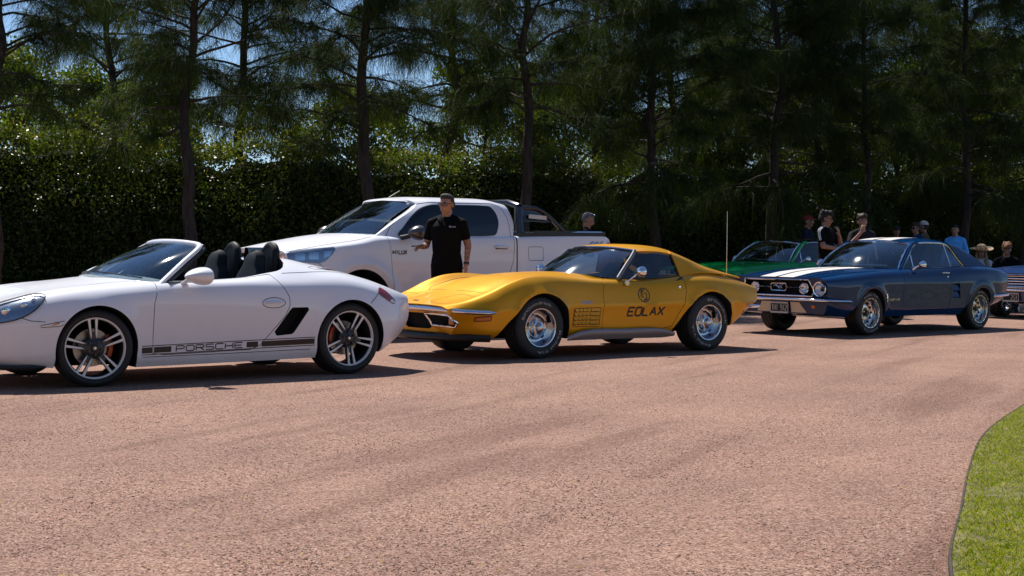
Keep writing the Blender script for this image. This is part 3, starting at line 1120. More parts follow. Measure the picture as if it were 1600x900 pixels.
        B().tube([(.66, s * .79, .85), (.82, s * .75, .85), (.94, s * .72, .93)], [.02, .03, .006], 8, flat=.3).build('mirror_sail', M['black_trim'], mo)
    # windscreen
    base = [(.62, -.715, .842), (.44, -.55, .865), (.28, 0, .905), (.44, .55, .865), (.62, .715, .842)]
    top = [(1.075, -.535, 1.157), (1.01, -.38, 1.176), (.97, 0, 1.190), (1.01, .38, 1.176), (1.075, .535, 1.157)]
    sheet('windscreen', [base, [tuple(.5 * (np.array(a) + np.array(c)) + np.array((-.02, 0, 0.012))) for a, c in zip(base, top)], top], M['glass'], car, 30, 14, .005)
    fp = [(.585, -.765, 0.825), (.70, -.715, 0.905), (.88, -.645, 1.030), (1.02, -.59, 1.121), (1.075, -.535, 1.161), (1.045, -.40, 1.184), (1.0, 0, 1.199),
          (1.045, .40, 1.184), (1.075, .535, 1.161), (1.02, .59, 1.121), (.88, .645, 1.030), (.70, .715, 0.905), (.585, .765, 0.825)]
    P2 = resample(crv(fp, 120), 90)
    B().tube(P2, .027, 12, flat=.72).build('windscreen_frame', P, car)
    for s in (-1, 1):
        q = [(.66, s * .755, 0.840), (.76, s * .70, 0.900), (.93, s * .645, 1.017), (1.06, s * .59, 1.103), (1.12, s * .53, 1.139)]
        B().tube(resample(crv(q, 40), 24), .020, 8).build('pillar_seal', M['black_trim'], car)
    B().tube(resample(crv([(1.11, -.54, 1.150), (1.085, -.40, 1.170), (1.045, 0, 1.185), (1.085, .40, 1.170), (1.11, .54, 1.150)], 60), 30), .022, 8).build('header_seal', M['black_trim'], car)
    wiper(car, [(.33, -.06, 0.932), (.40, -.33, 0.913), (.52, -.58, 0.885)])
    wiper(car, [(.44, .50, 0.895), (.36, .25, 0.923), (.33, -.02, 0.932)])
    # dashboard, seats, hoops
    G = surf([[(.62, -.66, .80), (.50, 0, .87), (.62, .66, .80)], [(.78, -.66, .83), (.72, 0, .89), (.78, .66, .83)], [(.95, -.66, .77), (.93, 0, .82), (.95, .66, .77)], [(.97, -.66, .60), (.95, 0, .62), (.97, .66, .60)]], 20, 14)
    sheet_b(G, .01).build('dashboard', M['dash'], car)
    steering(car, 1.10, -.36, .80)
    for y in (-.36, .36):
        seat(car, 1.58, y, .46, .685, M['leather'], .50, .24)
        hp = [(1.84, y - .125, .80), (1.86, y - .115, 1.02), (1.88, y - .08, 1.13), (1.885, y, 1.165), (1.88, y + .075, 1.13), (1.86, y + .115, 1.05), (1.84, y + .125, .80)]
        Q = resample(crv(hp, 60), 40)
        o = B().tube(Q, .040, 10).build('roll_hoop', M['leather'], car)
        sheet('hoop_panel', [[(1.85, y - .10, .82), (1.865, y - .10, 1.05), (1.88, y - .05, 1.16)], [(1.85, y, .82), (1.87, y, 1.05), (1.885, y, 1.18)], [(1.85, y + .10, .82), (1.865, y + .10, 1.05), (1.88, y + .05, 1.16)]], M['leather'], o, 12, 8, .03)
        s = 1 if y > 0 else -1
        # cloth fairing between hoop and deck
        sheet('hoop_fairing', [[(1.88, y + s * .16, 1.06), (1.97, y + s * .22, .93), (2.06, y + s * .27, .875)], [(1.87, y + s * .17, .95), (1.93, y + s * .23, .88), (1.97, y + s * .28, .85)], [(1.84, y + s * .17, .80), (1.84, y + s * .23, .80), (1.84, y + s * .26, .82)]], M['leather'], o, 10, 6, .02)
    sheet('wind_deflector', [[(1.89, -.20, .92), (1.89, .20, .92)], [(1.92, -.20, 1.15), (1.92, .20, 1.15)]], M['glass_dark'], car, 4, 4, .006)
    B().box((1.80, 0, .74), (.22, 1.25, .16)).build('cabin_shelf', M['leather'], car, bevel=.03)
    # wheels
    wheel(car, 'sport_front', 0, -.747, .32, R(-7))
    wheel(car, 'sport_rear', 2.415, -.745, .33)
    wheel(car, 'sport_front', 0, .747, .32, R(-7), far=True)
    wheel(car, 'sport_rear', 2.415, .745, .33, far=True)
    return car


roadster = white_roadster()


# ------------------------------------------------------------------ gold coupe
def gold_coupe():
    car = place_car('sports_car', 'gold yellow classic coupe with black lettering on its door', -.221, 16.806, 37.90)
    P = M['gold_paint']
    g = [
        [(-.98, 0, .25), (-.6, 0, .21), (3.0, 0, .23), (3.26, 0, .38)],
        [(-.93, .52, .25), (-.6, .76, .22), (.4, .77, .20), (1.9, .77, .20), (2.83, .76, .27), (3.24, .62, .42)],
        [(-.96, .60, .31), (-.6, .82, .28), (0, .83, .26), (.4, .80, .25), (1.2, .785, .25), (1.9, .80, .25), (2.83, .83, .30), (3.25, .70, .45)],
        [(-1.0, .66, .41), (-.6, .85, .42), (0, .865, .44), (.6, .82, .45), (1.2, .808, .46), (1.8, .83, .47), (2.5, .875, .48), (3.0, .86, .49), (3.29, .77, .52)],
        [(-1.07, .70, .50), (-.8, .815, .505), (-.55, .872, .515), (0, .885, .535), (.6, .845, .54), (1.2, .828, .54), (1.8, .852, .545), (2.5, .89, .55), (3.0, .88, .55), (3.33, .80, .57)],
        [(-1.085, .69, .535), (-.8, .775, .565), (-.55, .835, .62), (-.3, .845, .70), (0, .84, .765), (.4, .815, .755), (.9, .785, .735), (1.5, .775, .745), (1.9, .80, .775), (2.4, .835, .80), (2.9, .835, .735), (3.34, .79, .65)],
        [(-1.1, 0.647, 0.551), (-0.85, 0.727, 0.596), (-0.6, 0.77, 0.674), (-0.35, 0.78, 0.774), (-0.1, 0.778, 0.836), (0.1, 0.775, 0.849), (0.5, 0.765, 0.826), (0.9, 0.75, 0.799), (1.5, 0.74, 0.794), (1.9, 0.75, 0.826), (2.25, 0.75, 0.864), (2.5, 0.75, 0.874), (2.9, 0.76, 0.824), (3.34, 0.77, 0.709)],
        [(-1.10, .63, .56), (-.85, .69, .615), (-.6, .72, .70), (-.35, .73, .80), (-.1, .728, .862), (.1, .725, .875), (.5, .715, .852), (.9, .70, .825), (1.5, .69, .82), (1.9, .70, .852), (2.25, .70, .89), (2.5, .70, .90), (2.9, .71, .85), (3.34, .72, .735)],
        [(-1.115, .46, .573), (-.85, .50, .615), (-.6, .52, .665), (-.35, .54, .735), (0, .55, .805), (.4, .55, .822), (.8, .55, .83), (1.5, .5, .84), (2.0, .5, .86), (2.5, .48, .87), (3.0, .45, .845), (3.36, .42, .76)],
        [(-1.12, .32, .577), (-.85, .34, .625), (-.6, .34, .685), (-.35, .34, .765), (0, .34, .845), (.4, .34, .878), (.8, .34, .885), (1.5, .34, .85), (2.0, .34, .865), (2.5, .32, .87), (3.0, .3, .85), (3.37, .28, .768)],
        [(-1.13, 0, .58), (-.85, 0, .635), (-.6, 0, .695), (-.35, 0, .77), (0, 0, .855), (.4, 0, .895), (.75, 0, .905), (1.5, 0, .86), (2.4, 0, .87), (3.0, 0, .85), (3.38, 0, .77)],
    ]
    fl_f, fl_r = (0, .33, .385, .022, .035), (2.489, .335, .372, .022, .035)
    body = car_body(g, (1, 4), P, nu=190, nseg=5, flares=(fl_f, fl_r), sm=.035).build('body', P, car)
    sk0 = Skin([body])
    fa = [(.41, .10), (.405, .33), (.36, .50), (.25, .625), (.10, .685), (-.02, .69), (-.16, .645), (-.29, .545), (-.42, .41), (-.54, .28), (-.66, .10)]
    ra = [(1.82, .10), (1.93, .24), (2.04, .37), (2.16, .53), (2.31, .635), (2.49, .685), (2.66, .65), (2.78, .55), (2.835, .43), (2.84, .10)]
    sm = lambda p: [p[0]] + [tuple(q[:2]) for q in crv([(a, c, 0) for a, c in p[1:-1]], 40)] + [p[-1]]
    for lo, hi in ((-1.2, -.50), (.50, 1.2)):
        boolean(body, prism(sm(fa), lo, hi, M['black_void']))
        boolean(body, prism(sm(ra), lo, hi, M['black_void']))
    # nose openings
    gr = {}
    for s in (-1, 1):
        gr[s] = [(s * .235, .487), (s * .66, .478), (s * .675, .40), (s * .64, .352), (s * .275, .36)]
    ce = [(-.66, .482), (.66, .482), (.68, .40), (.645, .352), (.27, .352), (.20, .315), (-.20, .315), (-.27, .352), (-.645, .352), (-.68, .40)]
    boolean(body, prism(ce, -1.4, -.90, M['black_void'], 'x'))
    # cabin
    ck = [(1.22, -.60), (1.0, -.3), (.98, 0), (1.0, .3), (1.22, .60), (1.6, .64), (2.10, .62), (2.33, .50), (2.35, 0), (2.33, -.50), (2.10, -.62), (1.6, -.64)]
    boolean(body, prism([tuple(p[:2]) for p in crv([(a, c, 0) for a, c in ck], 60, closed=True)[:-1]], .33, 1.6, M['leather'], 'z'))
    finish(body)
    sk = Skin([body])
    dp = [(1.06, .95), (.97, .80), (.925, .74), (.90, .60), (.895, .30), (1.0, .285), (1.80, .277), (1.93, .30), (2.08, .55), (2.12, .68), (2.125, .80), (2.11, .95)]
    doors = [cut_panel(body, dp, -1.2, -.68, 'door', P, car, .006), cut_panel(body, dp, .68, 1.2, 'door', P, car, .006)]
    finish(body)
    for s, wy, dr in ((-1, 'l', doors[0]), (1, 'r', doors[1])):
        B().lathe([(.001, -.008), (.016, -.007), (.019, 0)], 16, c=sk.pt((2.03, .735), wy, .002)).build('door_lock', M['chrome'], dr)
        # lettering and roundel
        for ch in strokes('EOLAX', 0, 1, lambda x: 0, .090, .30):
            q = [(1.26 + .52 * (p[0] if s < 0 else 1 - p[0]) + .014 * p[1] / .09 * (1 if s < 0 else -1), .428 + p[1]) for p in ch]
            sk.line(q, .021, wy, .002, step=.02).build('door_letter', M['decal_black'], dr)
        cx, cz, rx, rz = 1.505, .655, .080, .075
        ring = [(cx + rx * math.cos(a), cz + rz * math.sin(a)) for a in np.linspace(0, 2 * PI, 41)[:-1]]
        sk.line(ring, .010, wy, .002, True, step=.012).build('roundel', M['decal_black'], dr)
        mx = 1 if s < 0 else -1
        em = [[(-.020, .060), (-.038, .028), (-.038, -.022), (0, -.022)], [(-.038, .003), (-.004, .003)], [(-.038, .028), (0, .028)], [(-.045, .056), (-.005, .042), (.01, .066)],
              [(.012, .022), (.036, .012), (.040, -.022), (.010, -.060)], [(-.012, -.066), (.012, -.045), (.04, -.052)]]
        for e in em:
            sk.line([(cx + mx * a, cz + c) for a, c in e], .010, wy, .002, step=.015).build('roundel_mark', M['decal_black'], dr)
        # fender louvres
        lv = [(.465, .335), (.465, .51), (.475, .525), (.845, .525), (.855, .515), (.855, .335), (.845, .325), (.475, .325)]
        sk.line(lv, .007, wy, .0015, True).build('louvre_outline', M['gap'], car)
        for r_ in range(4):
            zz = .345 + r_ * .047
            for c0, c1 in ((.475, .53), (.54, .585), (.595, .64), (.65, .695), (.71, .845)):
                pb = B()
                q = [sk.pt((x, zz), wy, .002) for x in (c0, c1)] + [sk.pt((x, zz + .010), wy, .013) for x in (c1, c0)] + [sk.pt((x, zz + .036), wy, .001) for x in (c0, c1)]
                pb.add(q, [(0, 1, 2, 3), (3, 2, 5, 4)])
                pb.build('louvre', P, car, smooth=False)
                sk.patch([(c0, zz - .004), (c1 - .02, zz - .004), (c1 - .02, zz + .003), (c0, zz + .003)], wy, .004, .05).build('louvre_slot', M['gap'], car)
        # script badge
        t, f = text_tris('Stingray', .052, .25)
        if s > 0:
            t[:, 0] = .20 - t[:, 0]
        v = [sk.pt((.565 + p[0] * .95, .575 + p[1]), wy, .003) for p in t]
        B().add(v, f).build('script_badge', M['silver_blue'], car, smooth=False)
        # rocker moulding
        lo_ = [(.36, s * .845, .192), (.60, s * .830, .190), (1.2, s * .825, .188), (1.80, s * .825, .185), (1.93, s * .845, .20)]
        mi_ = [(.36, s * .862, .205), (.62, s * .872, .262), (1.2, s * .866, .262), (1.72, s * .866, .256), (1.93, s * .858, .215)]
        hi_ = [(.36, s * .845, .215), (.62, s * .842, .279), (1.2, s * .832, .280), (1.70, s * .836, .272), (1.93, s * .84, .228)]
        sheet('rocker_moulding', [lo_, mi_, hi_], M['sill_metal'], car, 30, 8, .012)
        hi2 = [(p[0], p[1] + s * .004, p[2] + .004) for p in hi_]
        B().tube(resample(crv(hi2, 50), 30), .006, 6).build('moulding_strip', M['black_trim'], car)
        # side lamps
        mk = [(-.815, .413), (-.815, .455), (-.65, .462), (-.655, .418)]
        h = sk.patch(mk, wy, .006, .03).build('marker_light', M['amber'], car)
        sk.line(mk, .008, wy, .007, True).build('lamp_rim', M['gap'], h)
        h = sk.patch([(3.085, .405), (3.085, .45), (3.165, .45), (3.165, .405)], wy, .006, .03).build('marker_light', M['red_lamp'], car)
        # bumpers
        rb = [(3.12, s * .862, .505), (3.22, s * .86, .505), (3.32, s * .83, .505), (3.40, s * .72, .505), (3.43, s * .45, .505)]
        B().tube(resample(crv(rb, 40), 24), [.006] + [.026] * 22 + [.02], 10, flat=.8).build('rear_bumper', M['chrome'], car)
        fr = [sk0.pt(p, 'f', .010) for p in crv([(a, c, 0) for a, c in gr[s]], 40, closed=True)[:-1, :2]]
        fr = []
        q = gr[s] + [gr[s][0]]
        for (a, b_), (c, d) in zip(q[:-1], q[1:]):
            for t in np.linspace(0, 1, 7)[:-1]:
                fr.append(sk0.pt((a + (c - a) * t, b_ + (d - b_) * t), 'f', .008))
        B().tube(np.array(fr), .0115, 8, closed=True).build('grille_frame', M['chrome'], car)
        x0 = sk0.pt((s * .45, .42), 'f', 0)[0]
        for k in range(7):
            zz = .372 + k * .017
            B().tube([(x0 + .055, s * .28, zz), (x0 + .07, s * .63, zz)], .003, 6).build('grille_bar', M['black_trim'], car)
        o = sk0.pt((s * .60, .42), 'f', -.02)
        B().box((o[0] + .02, s * .60, .42), (.03, .085, .095)).build('turn_signal', M['amber'], car, bevel=.008)
        # headlamp doors on the nose
        hd = [(-1.0, s * .27), (-.74, s * .25), (-.66, s * .29), (-.655, s * .60), (-.70, s * .63), (-.98, s * .60)]
        sk.line([p[:2] for p in crv([(a, c, 0) for a, c in hd], 40, closed=True)[:-1]], .006, 't', .0015, True).build('lamp_door_gap', M['gap'], car)
        # bonnet edges
        sk.line([(-.55, s * .10), (-.545, s * .33), (-.50, s * .50), (-.42, s * .575), (0, s * .605), (.5, s * .605), (.86, s * .60)], .006, 't', .0015).build('bonnet_gap', M['gap'], car)
        # chrome mirror on a stalk
        st = [(1.27, s * .775, .795), (1.30, s * .835, .845), (1.33, s * .87, .885)]
        mo = B().tube(resample(crv(st, 20), 10), [.026, .014, .011, .011, .011, .011, .011, .011, .012, .014], 10).build('mirror', M['chrome'], car)
        B().lathe([(.004, -.055), (.035, -.045), (.056, -.015), (.062, .02), (.058, .03), (.001, .032)], 24, c=(1.385, s * .885, .915), axis='x').build('mirror_head', M['chrome'], mo)
        B().lathe([(.001, -.004), (.03, -.004), (.034, .006)], 16, c=(1.27, s * .79, .79)).build('mirror_base', M['chrome'], mo)
    # front bumper, badge, chin
    fb = [(-.63, -.905, .497), (-.80, -.855, .502), (-.95, -.775, .512), (-1.06, -.62, .525), (-1.12, -.35, .535), (-1.145, 0, .54), (-1.12, .35, .535), (-1.06, .62, .525), (-.95, .775, .512), (-.80, .855, .502), (-.63, .905, .497)]
    B().tube(resample(crv(fb, 120), 70), [.008, .02] + [.034] * 66 + [.02, .008], 12, flat=.75).build('front_bumper', M['chrome'], car)
    B().tube(resample(crv([(-.62, -.78, .235), (-.85, -.62, .24), (-.97, -.3, .24), (-.99, 0, .24), (-.97, .3, .24), (-.85, .62, .24), (-.62, .78, .235)], 50), 30), .05, 10, flat=.9).build('chin_spoiler', M['black_trim'], car)
    sk.patch([(-1.02, -.05), (-.99, -.05), (-.99, .05), (-1.02, .05)], 't', .004).build('nose_badge', M['chrome'], car)
    # windscreen and pillars
    base = [(1.19, -.695, .838), (1.02, -.52, .865), (.85, 0, .90), (1.02, .52, .865), (1.19, .695, .838)]
    top = [(1.555, -.555, 1.138), (1.47, -.30, 1.166), (1.435, 0, 1.174), (1.47, .30, 1.166), (1.555, .555, 1.138)]
    mid = [tuple(.5 * (np.array(a) + np.array(c)) + np.array((-.028, 0, .022))) for a, c in zip(base, top)]
    sheet('windscreen', [base, mid, top], M['glass'], car, 34, 14, .005)
    for s in (-1, 1):
        ap = [(1.195, s * .715, .835), (1.38, s * .648, .985), (1.51, s * .60, 1.085), (1.575, s * .57, 1.145)]
        B().tube(resample(crv(ap, 30), 20), .021, 10, flat=1.3).build('windscreen_pillar', M['pillar_metal'], car)
        ap2 = [(p[0] + .035, p[1] * 1.0, p[2] - .008) for p in ap]
        B().tube(resample(crv(ap2, 30), 20), .014, 8).build('pillar_seal', M['black_trim'], car)
    B().tube(resample(crv(top, 40), 30), .014, 8).build('header_trim', M['black_gloss'], car)
    B().tube(resample(crv([(p[0] + .008, p[1], p[2] + .014) for p in top], 40), 30), .008, 8).build('header_chrome', M['chrome'], car)
    # roof with the flying buttresses
    r1 = [(1.575, -.585, 1.140), (1.51, -.42, 1.176), (1.46, 0, 1.196), (1.51, .42, 1.176), (1.575, .585, 1.140)]
    r2 = [(1.75, -.605, 1.145), (1.70, -.42, 1.196), (1.66, 0, 1.219), (1.70, .42, 1.196), (1.75, .605, 1.145)]
    r3 = [(2.00, -.61, 1.128), (1.98, -.42, 1.192), (1.96, 0, 1.214), (1.98, .42, 1.192), (2.00, .61, 1.128)]
    r4 = [(2.20, -.62, 1.085), (2.22, -.42, 1.155), (2.22, 0, 1.185), (2.22, .42, 1.155), (2.20, .62, 1.085)]
    r5 = [(2.34, -.62, 1.045), (2.36, -.42, 1.105), (2.36, 0, 1.14), (2.36, .42, 1.105), (2.34, .62, 1.045)]
    sheet('roof', [r1, r2, r3, r4, r5], P, car, 36, 26, .03)
    for s in (-1, 1):
        c0 = [(2.125, s * .728, .850), (2.40, s * .735, .885), (2.70, s * .735, .880), (3.12, s * .71, .828)]
        c1 = [(2.10, s * .668, 1.00), (2.38, s * .685, .965), (2.68, s * .70, .915), (3.06, s * .695, .845)]
        c2 = [(2.085, s * .617, 1.105), (2.33, s * .62, 1.045), (2.62, s * .63, .95), (3.02, s * .655, .860)]
        c3 = [(2.16, s * .48, 1.13), (2.36, s * .48, 1.06), (2.62, s * .53, .93), (2.98, s * .58, .855)]
        c4 = [(2.30, s * .46, 1.05), (2.40, s * .46, .95), (2.62, s * .50, .86), (2.95, s * .55, .84)]
        sheet('roof_buttress', [c0, c1, c2, c3, c4], P, car, 30, 22, .015)
        # side glass and its frame
        b0 = [(1.225, s * .69, .835), (1.60, s * .70, .835), (2.12, s * .71, .86)]
        t0 = [(1.585, s * .578, 1.125), (1.80, s * .597, 1.135), (2.085, s * .612, 1.098)]
        sheet('side_window', [b0, t0], M['glass_side'], car, 16, 8, .004)
        frame_loop('window_seal', [(2.088, s * .62, 1.098), (2.108, s * .665, 1.0), (2.125, s * .715, .87)], M['black_trim'], car, .013, 14, closed=False)
        frame_loop('belt_trim', [(1.225, s * .712, .836), (1.60, s * .72, .834), (2.0, s * .73, .85), (2.12, s * .735, .862)], M['black_trim'], car, .008, 20, closed=False)
        sk.patch([(2.0, .805), (2.10, .845), (2.16, .855), (2.09, .82)], 'l' if s < 0 else 'r', .004).build('pillar_vent', M['black_trim'], car)
    sheet('rear_window', [[(2.36, -.47, .86), (2.36, .47, .86)], [(2.31, -.47, 1.11), (2.31, .47, 1.11)]], M['glass_side'], car, 6, 4, .004)
    G = surf([[(1.10, -.64, .79), (1.0, 0, .83), (1.10, .64, .79)], [(1.24, -.64, .82), (1.16, 0, .845), (1.24, .64, .82)], [(1.34, -.64, .76), (1.28, 0, .78), (1.34, .64, .76)], [(1.36, -.64, .6), (1.30, 0, .6), (1.36, .64, .6)]], 20, 12)
    sheet_b(G, .01).build('dashboard', M['leather'], car)
    steering(car, 1.50, -.34, .80, .19, .3)
    B().box((1.40, .02, 1.10), (.02, .19, .055)).build('rear_view_mirror', M['black_trim'], car, bevel=.008)
    for y in (-.33, .33):
        seat(car, 1.90, y, .42, .60, M['leather'], .48, .28)
    an = B().tube([(3.02, -.60, .84), (3.02, -.60, 1.25), (3.02, -.60, 1.62)], [.004, .0028, .002], 6).build('aerial', M['brushed'], car)
    wheel(car, 'rally', 0, -.725, .33)
    wheel(car, 'rally', 2.489, -.725, .328)
    wheel(car, 'rally', 0, .725, .33, far=True)
    wheel(car, 'rally', 2.489, .725, .328, far=True)
    return car


coupe = gold_coupe()


# ------------------------------------------------------------------ classic two-door coupe, used for the blue, the green and the last car of the queue
def pony_car(label, x, y, deg, P, roofm, stripes=False, plate='', wheels='slot', face='horse', name='classic_car'):
    car = place_car(name, label, x, y, deg)
    g = [
        [(-.86, 0, .30), (-.5, 0, .25), (3.0, 0, .27), (3.50, 0, .38)],
        [(-.85, .70, .30), (-.5, .80, .265), (.3, .82, .255), (2.1, .82, .245), (3.0, .80, .34), (3.47, .72, .40)],
        [(-.88, .765, .38), (-.5, .855, .345), (.3, .855, .335), (2.1, .86, .33), (3.0, .855, .40), (3.49, .78, .46)],
        [(-.91, .81, .52), (-.5, .878, .50), (.3, .878, .50), (1.0, .872, .50), (1.9, .875, .50), (2.7, .895, .52), (3.2, .888, .55), (3.53, .82, .57)],
        [(-.935, .825, .68), (-.5, .882, .695), (.3, .895, .715), (1.0, .893, .72), (1.9, .895, .715), (2.7, .905, .725), (3.2, .895, .72), (3.55, .835, .72)],
        [(-.965, .81, .745), (-.5, .862, .775), (.3, .870, .815), (1.0, .862, .83), (1.9, .855, .845), (2.4, .865, .872), (2.8, .868, .885), (3.2, .855, .86), (3.555, .82, .79)],
        [(-.985, .755, .785), (-.5, .785, .832), (.3, .795, .882), (1.0, .78, .905), (1.9, .77, .925), (2.5, .78, .945), (3.0, .785, .935), (3.35, .785, .90), (3.55, .78, .84)],
        [(-1.0, .40, .792), (-.5, .42, .858), (.3, .45, .905), (.8, .5, .915), (2, .5, .93), (3.0, .5, .935), (3.35, .5, .91), (3.55, .5, .85)],
        [(-1.01, 0, .792), (-.5, 0, .868), (.3, 0, .918), (.8, 0, .925), (2., 0, .93), (3.0, 0, .93), (3.35, 0, .91), (3.55, 0, .85)],
    ]
    body = car_body(g, (1, 4), P, nu=150, nseg=5, flares=((0, .31, .365, .020, .04), (2.743, .31, .365, .020, .04)), sm=.035).build('body', P, car)
    sk0 = Skin([body])
    fa = [(.30, .08), (.325, .30), (.30, .44), (.20, .58), (.06, .645), (-.06, .64), (-.20, .57), (-.32, .45), (-.42, .36), (-.50, .29), (-.54, .08)]
    ra = [(2.20, .08), (2.28, .29), (2.40, .43), (2.52, .55), (2.64, .615), (2.74, .63), (2.88, .595), (2.98, .50), (3.03, .36), (3.05, .08)]
    sm = lambda p: [p[0]] + [tuple(q[:2]) for q in crv([(a, c, 0) for a, c in p[1:-1]], 36)] + [p[-1]]
    for lo, hi in ((-1.2, -.50), (.50, 1.2)):
        boolean(body, prism(sm(fa), lo, hi, M['black_void']))
        boolean(body, prism(sm(ra), lo, hi, M['black_void']))
    gr = [(-.555, .545), (.555, .545), (.595, .585), (.595, .64), (.55, .765), (-.55, .765), (-.595, .64), (-.595, .585)]
    boolean(body, prism(gr, -1.4, -.84, M['black_void'], 'x'))
    for s in (-1, 1):
        cp = [(s * .715 + .098 * math.cos(a), .645 + .098 * math.sin(a)) for a in np.linspace(0, 2 * PI, 33)[:-1]]
        boolean(body, prism(cp, -1.4, -.90, M['black_void'], 'x'))
    ck = [(.95, -.62), (.72, -.3), (.70, 0), (.72, .3), (.95, .62), (1.4, .66), (2.3, .66), (2.75, .58), (2.85, 0), (2.75, -.58), (2.3, -.66), (1.4, -.66)]
    boolean(body, prism([tuple(p[:2]) for p in crv([(a, c, 0) for a, c in ck], 60, closed=True)[:-1]], .36, 1.6, M['leather'], 'z'))
    for lo, hi in ((-1.2, -.80), (.80, 1.2)):
        boolean(body, prism([(1.99, .49), (1.965, .69), (2.13, .70), (2.175, .49)], lo, hi, M['black_void']))
    finish(body)
    sk = Skin([body])
    dp = [(.76, 1.1), (.745, .90), (.735, .60), (.73, .34), (.80, .33), (1.82, .325), (1.90, .37), (1.93, .70), (1.95, 1.1)]
    doors = [cut_panel(body, dp, -1.2, -.70, 'door', P, car, .006), cut_panel(body, dp, .70, 1.2, 'door', P, car, .006)]
    finish(body)
    for s, wy, dr in ((-1, 'l', doors[0]), (1, 'r', doors[1])):
        hp = [sk.pt((q, .845), wy, .018) for q in np.linspace(1.70, 1.88, 6)]
        B().tube(hp, [.006, .01, .01, .01, .012, .014], 8).build('door_handle', M['chrome'], dr)
        B().lathe([(.001, -.006), (.011, -.005), (.013, 0)], 12, c=sk.pt((1.84, .795), wy, .002)).build('door_lock', M['chrome'], dr)
        # scoop with its fins
        for k in range(2):
            z0 = .50 + k * .098
            x0 = 1.985 - k * .008
            B().add([sk0.pt((x0, z0), wy, .006), sk0.pt((x0 + .155, z0), wy, .004), sk0.pt((x0 + .15, z0 + .085), wy, -.03), sk0.pt((x0, z0 + .085), wy, -.03)], [(0, 1, 2, 3)]).build('side_scoop', P, car, smooth=False)
        sk.line([(.76, .718), (1.93, .712)], .004, wy, .0015).build('crease_line', M['gap'], car)
        # fender emblem
        for q in ([(.335, .455), (.335, .56)], [(.315, .52), (.36, .53)], [(.32, .55), (.35, .565)]):
            sk.line(q, .016, wy, .004).build('fender_emblem', M['chrome'], car)
        if face == 'horse':
            for ch in strokes('MUSTANG', 0, 1, lambda q: 0, .026, .6):
                sk.line([((.40 + .25 * p[0]) if s < 0 else (.65 - .25 * p[0]), .475 + p[1]) for p in ch], .006, wy, .003).build('badge_letter', M['brushed'], car)
        # bonnet gaps
        sk.line([(-.98, s * .60), (-.5, s * .66), (.2, s * .695), (.58, s * .70)], .006, 't', .0015).build('bonnet_gap', M['gap'], car)
        sk.line([(-.98, s * .42), (-.5, s * .43), (.2, s * .50), (.5, s * .53)], .007, 't', .002).build('bonnet_crease', M['gap'], car)
        # lamps
        h = B().lathe([(.102, -.005), (.100, -.022), (.088, -.020), (.086, .0)], 36, c=(-.955, s * .715, .645), axis='x').build('headlight', M['chrome'], car)
        B().lathe([(.087, .02), (.07, .045), (.03, .07), (.001, .075)], 30, c=(-.965, s * .715, .645), axis='x').build('reflector', M['chrome'], h)
        B().lathe([(.087, .0), (.06, -.014), (.03, -.020), (.001, -.022)], 30, c=(-.955, s * .715, .645), axis='x').build('lens', M['lamp_glass'], h)
        sk.patch([(s * .55 + .035 * math.cos(a), .40 + .022 * math.sin(a)) for a in np.linspace(0, 2 * PI, 17)[:-1]], 'f', .004).build('parking_light', M['amber'], car)
        rb = [(3.0, s * .905, .50), (3.3, s * .905, .51), (3.5, s * .85, .515), (3.585, s * .6, .52), (3.60, 0, .52)]
        B().tube(resample(crv(rb, 40), 30), .035, 8, flat=.6).build('rear_bumper', M['chrome'], car)
        for k in range(3):
            sk.patch([(s * (.50 + k * .085), .66), (s * (.565 + k * .085), .66), (s * (.565 + k * .085), .80), (s * (.50 + k * .085), .80)], 'b', .006).build('tail_light', M['red_lamp'], car)
        # mirror
        mo = B().tube([(1.06, s * .80, .905), (1.09, s * .85, .945), (1.11, s * .88, .965)], [.022, .013, .012], 8).build('mirror', M['chrome'], car)
        B().lathe([(.004, -.06), (.034, -.045), (.050, -.01), (.055, .03), (.001, .034)], 20, c=(1.15, s * .895, .975), axis='x').build('mirror_head', M['chrome'], mo)
    # grille: frame, bars, emblem
    fr = []
    q = gr + [gr[0]]
    for (a, b_), (c, d) in zip(q[:-1], q[1:]):
        for t in np.linspace(0, 1, 9)[:-1]:
            fr.append(sk0.pt((a + (c - a) * t, b_ + (d - b_) * t), 'f', .006))
    B().tube(np.array(fr), .011, 8, closed=True).build('grille_frame', M['chrome'], car)
    if face == 'horse':
        for s in (-1, 1):
            B().tube([(-.93, s * .13, .66), (-.925, s * .36, .66)], .007, 6).build('grille_bar', M['chrome'], car)
            h = B().lathe([(.077, .0), (.080, -.03), (.068, -.036), (.066, -.02), (.03, .0), (.001, .004)], 30, c=(-.90, s * .425, .65), axis='x').build('fog_light', M['chrome'], car)
            B().lathe([(.067, -.03), (.04, -.042), (.001, -.048)], 24, c=(-.90, s * .425, .65), axis='x').build('lens', M['lamp_glass'], h)
        cr = [(-.115, .61), (.115, .61), (.13, .63), (.13, .69), (.115, .71), (-.115, .71), (-.13, .69), (-.13, .63)]
        e = B().tube(np.array([(-.935, a, c) for a, c in cr]), .009, 8, closed=True).build('grille_emblem', M['chrome'], car)
        for q in ([(-.085, .675), (-.04, .69), (0, .68), (.05, .685), (.075, .695)], [(-.05, .685), (-.01, .655), (.03, .66)], [(-.01, .66), (.02, .635)], [(.03, .665), (.06, .64)]):
            B().tube([(-.935, -a, c) for a, c in q], .0065, 6).build('emblem_horse', M['chrome'], e)
        for k in range(9):
            B().tube([(-.865, -.56, .56 + k * .024), (-.865, .56, .56 + k * .024)], .004, 5).build('grille_slat', M['black_trim'], car)
    else:
